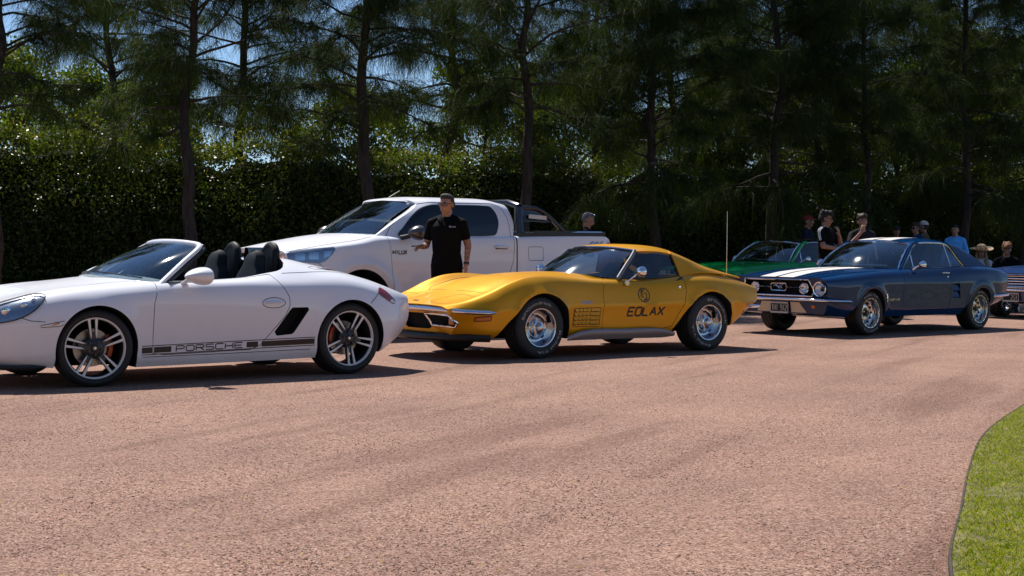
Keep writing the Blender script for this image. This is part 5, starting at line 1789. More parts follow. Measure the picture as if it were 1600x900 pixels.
def hedge():
    rs = np.random.default_rng(5)
    root = thing('hedge', 'tall dense clipped hedge running behind the row of trees', 'hedge', (H0[0], H0[1], 0))
    A, Z_ = -7.0, 44.0
    def wp(t, s, z):
        x = t * HD[0] + s * HN[0]; y = t * HD[1] + s * HN[1]
        gx, gy = H0[0] + x, H0[1] + y
        d = (-.615 * gx + .789 * gy) - 12.3
        return np.stack([x, y, z + np.minimum(.45, .018 * (d + np.sqrt(d * d + 1)) / 2)], -1)
    topz = lambda t: 3.0 + .10 * np.sin(t * 1.3) + .08 * np.sin(t * 3.7 + 1) + .07 * np.sin(t * 7.9) + .05 * np.sin(t * 17.3)
    face = lambda t, z: .10 * np.sin(t * 1.9 + z) + .08 * np.sin(t * 4.3 - 2.1 * z) + .05 * np.sin(9 * t + 5 * z)
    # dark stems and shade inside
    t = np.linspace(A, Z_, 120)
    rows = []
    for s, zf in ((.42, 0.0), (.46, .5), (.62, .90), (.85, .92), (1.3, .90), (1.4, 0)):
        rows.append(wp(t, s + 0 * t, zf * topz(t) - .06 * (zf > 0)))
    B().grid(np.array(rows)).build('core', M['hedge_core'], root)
    n1 = 150000
    # leaf density grows with how near the camera the hedge is
    tt = A + (Z_ - A) * rs.random(n1)**1.25
    zz = rs.random(n1)**.9 * topz(tt)
    ss = face(tt, zz) + np.abs(rs.normal(size=n1)) * .24 - .05
    C = wp(tt, ss, zz)
    V, F = leaves(C, rs, .075, np.array([-HN[0], -HN[1], .35]) * 1.1, .8)
    fo = link('foliage', np_mesh('foliage', V, F, M['hedge_leaf']), root)
    tag(fo, kind='stuff')
    n2 = 42000
    tt = A + (Z_ - A) * rs.random(n2)**1.25
    ss = rs.random(n2) * 1.5 - .05
    zz = topz(tt) + rs.normal(size=n2) * .05 + .16 * np.maximum(0, rs.normal(size=n2))**1.5 - .10 * (ss < .1)
    V, F = leaves(wp(tt, ss, zz), rs, .07, np.array([0, 0, 1.0]), .9)
    fo = link('top_growth', np_mesh('top_growth', V, F, M['hedge_tip']), root)
    tag(fo, kind='stuff')


hedge()


def at_px(px, Z):
    return (px - 800) / FPX * Z


OAK = [she_oak_meshes(21, 9.5, 54, 3.7, .86), she_oak_meshes(22, 9.0, 56, 3.4, .86), she_oak_meshes(23, 10.0, 64, 3.2, .95), she_oak_meshes(24, 10.0, 76, 2.3)]
BRO = [broadleaf_meshes(31), broadleaf_meshes(32, 7.0, 2.9)]


def tree(name, label, px, Z, ms, rot, sc_=1.0, group=None):
    x = at_px(px, Z)
    o = thing(name, label, 'tree', (x, Z, min(.45, gz(x, Z)) - .03), (0, 0, rot), group)
    o.scale = (sc_, sc_, sc_)
    link('trunk', ms[0], o)
    c = link('crown', ms[1], o)
    tag(c, kind='stuff')
    return o


FRONT = [(-3, 25.0, 0), (300, 26.7, 1), (583, 28.5, 2), (820, 30.2, 0), (1025, 31.9, 3), (1203, 33.6, 3), (1355, 35.3, 2), (1505, 37.0, 3)]
FL = ['dark slender conifer whose trunk stands behind the nose of the white roadster', 'dark slender conifer rising behind the cockpit of the white roadster', 'dark conifer with drooping needles rising behind the windscreen of the white pickup truck',
      'dark conifer rising behind the load bed of the white pickup truck', 'dark conifer rising behind the roof of the gold coupe', 'dark conifer rising behind the green coupe',
      'dark conifer rising behind the youth in the dark printed shirt', 'dark conifer rising behind the man in the light blue shirt']
for i, (px_, Z_, k_) in enumerate(FRONT):
    tree('conifer_tree', FL[i], px_, Z_, OAK[k_], 1.1 * i + .4, (.86, .97, 1.03, 1.0, .95, 1.0, .93, 1.0)[i], 'dark conifers in a row before the hedge')
BACK = [(180, 34.5, 0), (378, 35.0, 2), (690, 37.5, 1), (930, 39.0, 3), (1045, 40.0, 1), (1115, 38.5, 3), (1285, 41.5, 3), (1440, 42.5, 3), (1600, 42, 3)]
BKL = ['above the windscreen of the white roadster', 'above the rear deck of the white roadster', 'above the head of the man in black with the phone', 'above the grey-haired man behind the load bed', 'beside the trunk behind the gold coupe roof', 'above the front of the green coupe', 'above the youth with striped sleeves', 'above the man in denim', 'above the navy car at the end of the queue']
for i, (px_, Z_, k_) in enumerate(BACK):
    tree('conifer_tree', 'dark conifer beyond the hedge, ' + BKL[i], px_, Z_, OAK[k_], 2.3 * i + 1.7, 1.0 + .06 * (i % 3), 'dark conifers beyond the hedge')
BROAD = [(30, 40.0, 0, .80), (150, 38.0, 1, .78), (240, 43.0, 0, .75), (560, 42, 1, .80), (760, 46.0, 0, .85), (880, 44, 1, .85), (1150, 48, 0, .95), (1260, 50, 1, 1.0), (1400, 50, 1, 1.05), (1530, 53.0, 0, 1.1), (1630, 50, 1, 1.0)]
BRL = ['behind the nose of the white roadster', 'above the bonnet of the white roadster', 'beside the trunk behind the roadster cockpit', 'beside the trunk behind the pickup windscreen', 'above the roof of the pickup', 'above the load bed of the pickup',
       'above the nose of the green coupe', 'above the man in the red cap', 'above the man in the dark cap', 'above the woman in the straw hat', 'past the last navy car']
for i, (px_, Z_, k_, s_) in enumerate(BROAD):
    tree('broadleaf_tree', 'bright green broadleaf tree over the hedge, ' + BRL[i], px_, Z_, BRO[k_], 1.9 * i, s_, 'broadleaf trees beyond the hedge')


for i in range(11):      # the far side of the drive, seen only as reflections in the paintwork
    o = tree('broadleaf_tree', 'broadleaf tree across the drive, facing the cars and mirrored in their flanks', 800, 30, BRO[i % 2], 1.3 * i, 1.25 + .12 * (i % 3), 'broadleaf trees across the drive')
    o.location = (-26 + 5.6 * i + (i % 3), -13.0 - 2.2 * (i % 2), -.03)


def lawn_grass():
    rs = np.random.default_rng(9)
    n = 170000
    y = 4.2 + 9.5 * rs.random(n)**1.3
    ex = np.interp(y, EC[::-1, 1], EC[::-1, 0])
    x = ex + .0 + (1.1 + .42 * y - ex + .35 * y * .12) .clip(.4) * rs.random(n)
    bare = np.sin(x * 3.1 + 1.7 * np.sin(y * 2.3)) * np.sin(y * 2.7 + x) > .55
    keep = ~(bare & (rs.random(n) < .55)) & ~((x - ex < .04) & (rs.random(n) < .4))
    x, y = x[keep], y[keep]
    n = len(x)
    P = np.stack([x, y, np.full(n, .024)], 1)
    D = norm(np.stack([rs.normal(size=n) * .6, rs.normal(size=n) * .6, np.ones(n)], 1))
    V, F = strips(P, D, rs.uniform(.014, .040, n), rs.uniform(.003, .006, n), .35, rs, 1)
    o = link('lawn_grass', np_mesh('lawn_grass', V, F, M['grass_blade']))
    tag(o, 'short mown grass with dry patches beside the gravel drive', 'grass', kind='stuff')


lawn_grass()


def gravel_stones():
    rs = np.random.default_rng(13)
    n = 140000
    y = 4.3 + 9.0 * rs.random(n)**1.7
    x = (rs.random(n) * 2 - 1) * (.36 * y + .2)
    ex = np.interp(y, EC[::-1, 1], EC[::-1, 0])
    k = x < ex + .02
    x, y = x[k], y[k]; n = len(x)
    r = rs.gamma(5, .00052, n).clip(.0012, .0062)
    base = np.array([(1, 0, 0), (0, 1, 0), (-1, 0, 0), (0, -1, 0), (0, 0, 1), (0, 0, -1)], float)
    a = rs.random(n) * 2 * PI
    V = base[None] * rs.uniform(.6, 1.35, (n, 6, 1)) * np.array([1.15, .85, .5]) + rs.normal(size=(n, 6, 3)) * .12
    ca, sa = np.cos(a)[:, None], np.sin(a)[:, None]
    X = V[:, :, 0] * ca - V[:, :, 1] * sa; Y = V[:, :, 0] * sa + V[:, :, 1] * ca
    V = np.stack([X, Y, V[:, :, 2]], 2) * r[:, None, None]
    xs, ys, Zg = GRID
    i = np.clip(np.searchsorted(xs, x) - 1, 0, len(xs) - 2); k = np.clip(np.searchsorted(ys, y) - 1, 0, len(ys) - 2)
    u = (x - xs[i]) / (xs[i + 1] - xs[i]); v = (y - ys[k]) / (ys[k + 1] - ys[k])
    z = Zg[i, k] * (1 - u) * (1 - v) + Zg[i + 1, k] * u * (1 - v) + Zg[i, k + 1] * (1 - u) * v + Zg[i + 1, k + 1] * u * v
    z = z + r * .12
    V += np.stack([x, y, z], 1)[:, None]
    f = np.array([(0, 1, 4), (1, 2, 4), (2, 3, 4), (3, 0, 4), (1, 0, 5), (2, 1, 5), (3, 2, 5), (0, 3, 5)])
    F = ((np.arange(n) * 6)[:, None, None] + f).reshape(-1, 3)
    o = link('gravel_stones', np_mesh('gravel_stones', V, F, M['stone']))
    tag(o, 'loose pinkish crushed stone strewn over the drive', 'gravel', kind='stuff')


def stone_mat():
    m, n, out = new_mat('stone')
    ge = N(n, 'ShaderNodeNewGeometry')
    c = ramp(n, ge.outputs['Random Per Island'], [(0, (.14, .077, .055)), (.25, (.255, .142, .102)), (.6, (.35, .21, .152)), (.85, (.43, .285, .217)), (1, (.55, .43, .35))])
    b = N(n, 'ShaderNodeBsdfPrincipled', i_Roughness=.9)
    n.links.new(c, b.inputs['Base Color'])
    n.links.new(b.outputs[0], out.inputs[0])
    return m


M['stone'] = stone_mat()
gravel_stones()


def fallen_leaves():
    rs = np.random.default_rng(17)
    n = 900
    y = 4.6 + 12 * rs.random(n)
    x = (rs.random(n) * 2 - 1) * .36 * y
    ex = np.interp(y, EC[::-1, 1], EC[::-1, 0])
    k = x < ex
    x, y = x[k], y[k]
    n = len(x)
    d = (-.615 * x + .789 * y) - 12.3
    z = .018 * (d + np.sqrt(d * d + 1)) / 2 + .014
    V, F = leaves(np.stack([x, y, z], 1), rs, .022, np.array([0, 0, 2.0]), .5)
    V = V.reshape(-1, 4, 3); V[:, :, 2] = V[:, :1, 2] + (V[:, :, 2] - V[:, :1, 2]) * .25
    o = link('fallen_leaves', np_mesh('fallen_leaves', V.reshape(-1, 3), F, M['dry_leaf']))
    tag(o, 'tiny dry yellow leaves scattered over the gravel', 'leaves', kind='stuff')


M['dry_leaf'] = leaf_mat('dry_leaf', [(.10, .06, .02), (.32, .22, .05), (.45, .32, .08)], .2, .7, .1, (1, 1, .6))
fallen_leaves()


# ------------------------------------------------------------------ people
def skin_mat(name, c, tattoo=False):
    m, n, out = new_mat(name)
    b = N(n, 'ShaderNodeBsdfPrincipled', i_Roughness=.5)
    b.inputs['Subsurface Weight'].default_value = .08
    b.inputs['Subsurface Radius'].default_value = (.02, .008, .004)
    tc = N(n, 'ShaderNodeTexCoord')
    no = N(n, 'ShaderNodeTexNoise', i_Scale=22.0, i_Detail=4.0)
    n.links.new(tc.outputs['Object'], no.inputs['Vector'])
    cur = ramp(n, no.outputs[0], [(.35, tuple(x * .85 for x in c)), (.65, tuple(x * 1.1 for x in c))])
    if tattoo:
        sp = N(n, 'ShaderNodeSeparateXYZ')
        n.links.new(tc.outputs['Object'], sp.inputs[0])
        ab = N(n, 'ShaderNodeMath', operation='ABSOLUTE'); n.links.new(sp.outputs['X'], ab.inputs[0])
        g1 = N(n, 'ShaderNodeMath', operation='GREATER_THAN'); g1.inputs[1].default_value = .17; n.links.new(ab.outputs[0], g1.inputs[0])
        g2 = N(n, 'ShaderNodeMath', operation='GREATER_THAN'); g2.inputs[1].default_value = .985; n.links.new(sp.outputs['Z'], g2.inputs[0])
        n2 = N(n, 'ShaderNodeTexNoise', i_Scale=26.0, i_Detail=3.0, i_Distortion=1.5)
        n.links.new(tc.outputs['Object'], n2.inputs['Vector'])
        g3 = ramp(n, n2.outputs[0], [(.46, (0, 0, 0)), (.53, (.7, .7, .7))])
        mu = N(n, 'ShaderNodeMath', operation='MULTIPLY'); n.links.new(g1.outputs[0], mu.inputs[0]); n.links.new(g2.outputs[0], mu.inputs[1])
        m2 = N(n, 'ShaderNodeMath', operation='MULTIPLY'); n.links.new(mu.outputs[0], m2.inputs[0]); n.links.new(g3, m2.inputs[1])
        mx = N(n, 'ShaderNodeMix', data_type='RGBA')
        n.links.new(m2.outputs[0], mx.inputs['Factor']); n.links.new(cur, mx.inputs['A'])
        mx.inputs['B'].default_value = (.03, .032, .035, 1)
        cur = mx.outputs['Result']
    n.links.new(cur, b.inputs['Base Color'])
    n.links.new(b.outputs[0], out.inputs[0])
    return m


M['skin'] = skin_mat('skin', (.42, .22, .15))
M['skin_tan'] = skin_mat('skin_tan', (.36, .18, .115))
M['skin_tattoo'] = skin_mat('skin_tattoo', (.40, .20, .13), True)


def cloth(name, c):
    M[name] = mat(name, c, .85, var=.15, vscale=10, bump=.5, bscale=35, spec=.12)


for nm, c in dict(black_cloth=(.0035, .0035, .004), dark_grey_cloth=(.022, .022, .026), navy_cloth=(.012, .016, .03), denim=(.03, .06, .14), brown_cloth=(.10, .065, .045),
                  blue_shirt=(.12, .45, .92), white_cloth=(.65, .66, .70), jeans=(.03, .045, .09), grey_sleeve=(.11, .11, .13)).items():
    cloth(nm, c)
for nm, c in dict(hair_black=(.008, .006, .005), hair_brown=(.035, .018, .010), hair_grey=(.16, .15, .15), hair_salt=(.032, .028, .026), hair_ginger=(.20, .075, .022), hair_blond=(.34, .24, .12),
                  red_cap=(.25, .008, .012), black_cap=(.012, .012, .014), white_cap=(.55, .5, .5), straw=(.48, .34, .18), paper=(.72, .70, .72), hat_flower=(.5, .2, .1)).items():
    M[nm] = mat(nm, c, .7, var=.3, vscale=60, bump=.6, bscale=120)


def remesh(b, name, m, vox, smooth=4, parent=None, cuts=()):
    o = b.build(name, m, None, smooth=False)
    r = o.modifiers.new('r', 'REMESH'); r.mode = 'VOXEL'; r.voxel_size = vox
    s = o.modifiers.new('s', 'SMOOTH'); s.factor = .5; s.iterations = smooth
    me = evaluated(o)
    old = o.data; o.data = me
    o.modifiers.clear()
    bpy.data.meshes.remove(old)
    if not me.materials:
        me.materials.append(m)
    if cuts:
        bm = bmesh.new(); bm.from_mesh(me)
        for co, no in cuts:
            g = bm.verts[:] + bm.edges[:] + bm.faces[:]
            bmesh.ops.bisect_plane(bm, geom=g, plane_co=co, plane_no=no, clear_outer=True)
        bm.to_mesh(me); bm.free()
    me.shade_smooth()
    o.parent = parent
    return o


def cap_tube(b, p, q, r0, r1, n=12):
    """tapered limb with round ends"""
    p, q = np.array(p, float), np.array(q, float)
    d = q - p; L = max(np.linalg.norm(d), 1e-6); d /= L
    pts, rs_ = [], []
    for a in (85, 60, 30):
        pts.append(p - d * r0 * math.sin(R(a))); rs_.append(r0 * math.cos(R(a)))
    for t in np.linspace(0, 1, 5):
        pts.append(p + d * L * t); rs_.append(r0 + (r1 - r0) * t)
    for a in (30, 60, 85):
        pts.append(q + d * r1 * math.sin(R(a))); rs_.append(r1 * math.cos(R(a)))
    b.tube(pts, rs_, n)


def torso(b, secs):
    """secs: (z, cx, cy, half width, half depth) from low to high"""
    G = []
    for z, cx, cy, hw, hd in secs:
        G.append([(cx + hw * np.sign(math.cos(a)) * abs(math.cos(a))**.85, cy + hd * math.sin(a), z) for a in np.linspace(0, 2 * PI, 24, endpoint=False)])
    o = len(b.v)
    b.grid(np.array(G), closev=True)
    b.f.append(tuple(o + j for j in reversed(range(24))))
    b.f.append(tuple(o + (len(G) - 1) * 24 + j for j in range(24)))


def hand(b, w, d, up, s, grip=0.5):
    """palm and five fingers from wrist w along d; up is the back of the hand, s = +-1 side of the thumb"""
    d = np.array(d, float); d /= np.linalg.norm(d)
    u = np.array(up, float); u -= d * np.dot(u, d); u /= np.linalg.norm(u)
    t = np.cross(d, u) * s
    w = np.array(w, float)
    rot = np.stack([t, d, u], 1)
    b.ball(w + d * .048, (.040, .055, .017), 14, 8, rot=rot)
    for k, (off, ln) in enumerate(((.030, .068), (.010, .076), (-.011, .070), (-.030, .054))):
        p = w + d * .088 + t * off
        a1 = .35 + grip * .9
        d1 = d * math.cos(a1 * .5) - u * math.sin(a1 * .5)
        d2 = d * math.cos(a1 * 1.3) - u * math.sin(a1 * 1.3)
        q = p + d1 * ln * .55
        cap_tube(b, p - d * .01, q, .0092, .0085, 8)
        cap_tube(b, q, q + d2 * ln * .5, .0085, .007, 8)
    p = w + d * .02 + t * .032
    q = p + norm(d * .75 + t * .65 - u * .35 * grip) * .042
    cap_tube(b, p, q, .012, .0105, 8)
    cap_tube(b, q, q + norm(d * .9 + t * .1 - u * .5 * grip) * .032, .0105, .008, 8)


def person(label, px, Z, rotz, H, skin, shirt, pants, hair, J=None, vox=.011, head_yaw=0.0, head_pitch=0.0, sleeve=.5, face=True, hair_style='short', seated=False,
           extras=(), grip=(.5, .5), torso_slim=1.0, group=None, hands=None, lean=0.0):
    x = at_px(px, Z)
    k = H / 1.75
    root = thing('person', label, 'person', (x, Z, gz(x, Z) if Z < 40 else .4), (0, 0, rotz), group)
    root.scale = (k, k, k)
    dz = -.43 if seated else 0.0
    sh = 1.405 + dz
    j = dict(rs=(-.178, .01, sh), re=(-.245, .03, 1.16 + dz), rw=(-.26, -.06, .93 + dz), ls=(.178, .01, sh), le=(.245, .03, 1.16 + dz), lw=(.26, -.06, .93 + dz),
             rh=(-.09, .01, .92 + dz), rk=(-.10, -.02, .49), ra=(-.105, .03, .085), lh=(.09, .01, .92 + dz), lk=(.10, -.02, .49), la=(.105, .03, .085))
    if seated:
        j.update(rk=(-.12, -.43, .50), ra=(-.12, -.40, .085), lk=(.12, -.43, .50), la=(.12, -.42, .085))
    j.update(J or {})
    def secs(inf=0.0, lo=.84, hi=1.50):
        S = [(.84, 0, .0, .165, .105), (.95, 0, .005, .172, .112), (1.06, 0, .0, .152, .102), (1.20, 0, -.005, .160, .110), (1.30, 0, -.005, .172, .116), (1.37, 0, .0, .172, .106), (1.43, 0, .01, .125, .080), (1.475, 0, .015, .068, .060)]
        out = []
        for z, cx, cy, hw, hd in S:
            out.append((z + dz, cx, cy - lean * (z - .9), hw * torso_slim + inf, hd * torso_slim + inf))
        return out
    def limbs(b, inf=0.0, arms=1.0, legs=True, forearm=True):
        for s in 'rl':
            S, E, W = (np.array(j[s + q]) for q in ('s', 'e', 'w'))
            if arms > 0:
                e = S + (E - S) * min(1, arms)
                cap_tube(b, S, e, .056 + inf, .044 + inf)
            if forearm:
                cap_tube(b, E, E + (W - E) * .45, .043 + inf, .037 + inf)
                cap_tube(b, E + (W - E) * .45, W, .037 + inf, .026 + inf)
            if legs:
                h, kn, a = (np.array(j[s + q]) for q in ('h', 'k', 'a'))
                cap_tube(b, h, kn, .088 + inf, .058 + inf)
                cap_tube(b, kn, kn + (a - kn) * .4, .058 + inf, .056 + inf)
                cap_tube(b, kn + (a - kn) * .4, a, .056 + inf, .038 + inf)
    # head in its own frame
    hc = np.array([0, -.012 - lean * .7, 1.625 + dz])
    Mh = Matrix.Rotation(head_yaw, 3, 'Z') @ Matrix.Rotation(head_pitch, 3, 'X')
    hp = lambda q: tuple(hc + np.array(Mh @ Vector(q)))
    rotm = [list(r) for r in Mh]
    b = B()
    torso(b, secs())
    limbs(b)
    cap_tube(b, (0, .01 - lean * .6, 1.46 + dz), hp((0, .015, -.07)), .060, .054)
    b.ball(hp((0, .015, .025)), (.075, .094, .092), 20, 14, rot=rotm)          # skull
    b.ball(hp((0, -.025, -.035)), (.060, .066, .078), 18, 12, rot=rotm)        # face
    b.ball(hp((0, -.048, -.085)), (.034, .035, .030), 14, 8, rot=rotm)         # chin
    b.ball(hp((0, -.068, .028)), (.052, .022, .016), 14, 8, rot=rotm)          # brow
    cap_tube(b, hp((0, -.085, .012)), hp((0, -.105, -.026)), .009, .014, 8)    # nose
    b.ball(hp((0, -.086, -.058)), (.024, .012, .008), 10, 6, rot=rotm)         # lips
    for s in (-1, 1):
        b.ball(hp((s * .077, .012, -.006)), (.011, .022, .033), 10, 8, rot=rotm)
        b.ball(hp((s * .038, -.055, -.02)), (.022, .024, .020), 10, 8, rot=rotm)   # cheek
        a = np.array(j[('r' if s < 0 else 'l') + 'a'])
        cap_tube(b, a + (0, .03, -.035), a + (0, -.14, -.055), .04, .032)
    for s, q in ((-1, 'r'), (1, 'l')):
        W, E = np.array(j[q + 'w']), np.array(j[q + 'e'])
        dd, up = (W - E), np.array([s * 1.0, 0, 0.2])
        if hands and q in hands:
            dd, up = hands[q][:2]
        tdir = np.cross(norm(np.array(dd, float)), np.array(up, float))
        want = hands[q][2] if hands and q in hands and len(hands[q]) > 2 else (0, -1, .3)
        hand(b, W, dd, up, 1 if np.dot(tdir, want) > 0 else -1, grip[0 if q == 'r' else 1])
    body = remesh(b, 'body', skin, vox, 3, root)
    # clothes
    b = B()
    torso(b, secs(.014)[0:7] + [(secs()[7][0] + .006, 0, secs()[7][2], .074, .068)])
    for q in 'rl':
        S, E = np.array(j[q + 's']), np.array(j[q + 'e'])
        cap_tube(b, S, S + (E - S) * (sleeve if sleeve < 1 else 1), .062, .057)
        if sleeve > 1:
            cap_tube(b, E, E + (np.array(j[q + 'w']) - E) * .92, .058, .042)
        b.ball(S + (-.015 * np.sign(S[0]), 0, 0), (.064, .062, .056), 14, 8)
        cap_tube(b, (np.sign(S[0]) * .035, S[1] + .01, S[2] + .068), S + (-.01 * np.sign(S[0]), 0, .012), .050, .052)
    so_ = remesh(b, 'shirt', shirt, vox, 3, root, cuts=[((0, 0, .905 + dz), (0, 0, -1))])
    b = B()
    torso(b, [(z, cx, cy, hw + .008, hd + .008) for z, cx, cy, hw, hd in secs()[0:3]])
    for q in 'rl':
        h, kn, a = (np.array(j[q + w_]) for w_ in ('h', 'k', 'a'))
        cap_tube(b, h, kn, .102, .074); cap_tube(b, kn, a + (0, 0, .03), .074, .060)
    remesh(b, 'trousers', pants, vox * 1.2, 3, root)
    for q in 'rl':
        a = np.array(j[q + 'a'])
        b = B(); cap_tube(b, a + (0, .035, -.04), a + (0, -.06, -.04), .046, .045); cap_tube(b, a + (0, -.06, -.045), a + (0, -.15, -.052), .045, .036)
        remesh(b, 'shoe', M['shoe'], .012, 2, root, cuts=[((0, 0, .003), (0, 0, -1))])
    # hair
    if hair is not None:
        b = B()
        if hair_style == 'short':
            b.ball(hp((0, .018, .036)), (.0785, .096, .088), 20, 14, rot=rotm)
            b.ball(hp((0, .045, .005)), (.074, .070, .085), 16, 10, rot=rotm)
            b.ball(hp((0, -.030, .100)), (.052, .045, .026), 14, 8, rot=rotm)
        elif hair_style == 'mop':
            b.ball(hp((0, .015, .060)), (.092, .108, .085), 20, 14, rot=rotm)
            b.ball(hp((0, .06, .0)), (.084, .072, .10), 16, 10, rot=rotm)
            b.ball(hp((0, -.055, .085)), (.074, .052, .045), 14, 8, rot=rotm)
            for a in np.linspace(0, 2 * PI, 9)[:-1]:
                b.ball(hp((.06 * math.cos(a), .015 + .07 * math.sin(a), .105 + .012 * math.sin(3 * a))), .034, 8, 6)
        elif hair_style == 'long':
            b.ball(hp((0, .02, .045)), (.088, .102, .088), 20, 14, rot=rotm)
            for s in (-1, 1):
                cap_tube(b, hp((s * .075, .0, .0)), (s * .10, -.075 - lean * .3, 1.36 + dz), .035, .045)
                cap_tube(b, (s * .10, -.075 - lean * .3, 1.36 + dz), (s * .105, -.11 - lean * .2, 1.20 + dz), .045, .025)
            cap_tube(b, hp((0, .07, 0)), (0, .10, 1.35 + dz), .07, .06)
        ho = remesh(b, 'hair', hair, .009, 1, root)
        # keep the face free
        bm = bmesh.new(); bm.from_mesh(ho.data)
        inv = Mh.inverted()
        lim = .062 if hair_style == 'short' else (.055 if hair_style == 'mop' else .06)
        dead = []
        for v in bm.verts:
            q = inv @ (v.co - Vector(hc))
            if q.y < -.012 and q.z < lim and (abs(q.x) < .07 or hair_style != 'long') and q.z > -.13:
                dead.append(v)
            elif hair_style != 'long' and q.z < -.055:
                dead.append(v)
            elif hair_style != 'long' and abs(q.x) > .06 and -.035 < q.y < .03 and q.z < .02:
                dead.append(v)
        bmesh.ops.delete(bm, geom=dead, context='VERTS')
        rr = random.Random(3)
        for v in bm.verts:
            v.co += v.normal * rr.uniform(-.004, .006)
        bm.to_mesh(ho.data); bm.free()
    if face:
        for s in (-1, 1):
            e = B().ball(hp((s * .031, -.082, .004)), (.013, .006, .0065), 10, 6, rot=rotm).build('eye', M['eye_white'], root)
            B().ball(hp((s * .031, -.0865, .004)), (.0055, .003, .0055), 8, 5, rot=rotm).build('iris', M['hair_black'], e)
            B().tube([hp((s * .013, -.089, .024)), hp((s * .032, -.090, .030)), hp((s * .050, -.078, .024))], [.003, .0045, .002], 6).build('eyebrow', M['hair_brown'] if hair is None else hair, root)
        B().tube([hp((-.022, -.092, -.058)), hp((0, -.0985, -.060)), hp((.022, -.092, -.058))], [.001, .0025, .001], 5).build('mouth', M['lip'], root)
    for ex in extras:
        ex(root, hp, j, rotm, dz, hc)
    return root


M['eye_white'] = mat('eye_white', (.6, .58, .55), .3)
M['lip'] = mat('lip', (.16, .05, .04), .5)


def glasses(frame, lens, clear=False):
    def f(root, hp, j, rotm, dz, hc):
        o = B().tube([hp((-.008, -.104, .010)), hp((0, -.106, .013)), hp((.008, -.104, .010))], .003, 6).build('glasses', frame, root)
        for s in (-1, 1):
            sq = lambda c: np.sign(c) * abs(c)**.6
            ring = [hp((s * (.034 + .026 * sq(math.cos(a))), -.101 + .010 * abs(.034 + .026 * sq(math.cos(a))) / .06, .004 + .0155 * sq(math.sin(a)))) for a in np.linspace(0, 2 * PI, 21)[:-1]]
            B().tube(np.array(ring), .0028, 6, closed=True).build('glasses_rim', frame, o)
            B().add(ring, [tuple(range(20))]).build('glasses_lens', lens, o, smooth=False)
            B().tube([hp((s * .060, -.092, .010)), hp((s * .081, -.03, .012)), hp((s * .084, .02, .004))], .0028, 5).build('glasses_arm', frame, o)
    return f


def cap_hat(m, brim=True):
    def f(root, hp, j, rotm, dz, hc):
        b = B()
        G = []
        for i in range(8):
            t = i / 7
            a_ = t * PI / 2
            G.append([hp((.087 * math.cos(a_) * math.cos(u), .014 + .106 * math.cos(a_) * math.sin(u), .045 + .092 * math.sin(a_))) for u in np.linspace(0, 2 * PI, 24, endpoint=False)])
        b.grid(np.array(G), closev=True)
        o = b.build('cap', m, root)
        g = [[hp((.066 * math.cos(u), -.086 + .03 * abs(math.cos(u)) - q * .075 * max(0, -math.sin(u)), .055 - .012 * q - .012 * abs(math.cos(u)))) for u in np.linspace(PI, 2 * PI, 13)] for q in (0, .5, 1)]
        sheet_b(np.array(g), .004).build('cap_peak', m, o)
    return f


def phone(root, hp, j, rotm, dz, hc):
    w = np.array(j['rw']) + (-.045, -.075, .02)
    B().box(tuple(w), (.15, .075, .010), rz=.25, rx=.15, ry=-.12).build('phone', M['black_gloss'], root, bevel=.004)


def watch(root, hp, j, rotm, dz, hc):
    p, e = np.array(j['lw']), np.array(j['le'])
    d = norm(e - p)
    B().tube([p + d * .005, p + d * .028], .034, 16).build('bracelet', M['black_trim'], root)


def chest_print(s, m, z, w_, h_, x0=0.0, letters=True):
    def f(root, hp, j, rotm, dz, hc):
        # lettering pressed on the front of the shirt
        sh = [o for o in root.children if o.name.startswith('shirt')][0]
        bm = bmesh.new(); bm.from_mesh(sh.data); t = BVHTree.FromBMesh(bm); bm.free()
        V, F = text_tris(s, 1.0)
        V[:, 0] = (V[:, 0] - V[:, 0].min()) / max(1e-6, np.ptp(V[:, 0])); V[:, 1] /= .7
        out = []
        for p in V:
            q = t.ray_cast(Vector((x0 - w_ / 2 + p[0] * w_, -1, z + dz + p[1] * h_)), Vector((0, 1, 0)))[0]
            out.append((x0 - w_ / 2 + p[0] * w_, (q.y if q else -.13) - .004, z + dz + p[1] * h_))
        B().add(out, F).build('shirt_print', m, root, smooth=False)
    return f


def polo_collar(root, hp, j, rotm, dz, hc):
    for s in (-1, 1):
        sheet('collar', [[(s * .012, -.098, 1.435), (s * .055, -.062, 1.485), (s * .082, .01, 1.505), (s * .04, .075, 1.515)], [(s * .040, -.120, 1.405), (s * .085, -.085, 1.450), (s * .108, .01, 1.468), (s * .05, .095, 1.475)]], M['black_cloth'], root, 14, 4, .004)


def arm_stripes(root, hp, j, rotm, dz, hc):
    sh = [o for o in root.children if o.name.startswith('shirt')][0]
    bm = bmesh.new(); bm.from_mesh(sh.data); t = BVHTree.FromBMesh(bm); bm.free()
    for q in 'rl':
        S, E = np.array(j[q + 's']), np.array(j[q + 'e'])
        s = 1 if q == 'l' else -1
        path = resample(crv([(s * .06, .0, 1.50), (s * .13, .0, 1.48), (s * .22, .0, 1.44), tuple(S + (E - S) * .3 + (s * .08, 0, .02)), tuple(S + (E - S) * .64 + (s * .08, 0, .02))], 40), 22)
        fw = norm(np.cross(norm(E - S), (s, 0, 0)))
        for off in (-.020, 0, .020):
            pts = []
            for p in path:
                p = p + fw * off
                h = t.find_nearest(Vector(p))
                pts.append(np.array(h[0] + h[1] * .002))
            B().tube(pts, .0055, 5, flat=.5).build('sleeve_stripe', M['white_cloth'], root)


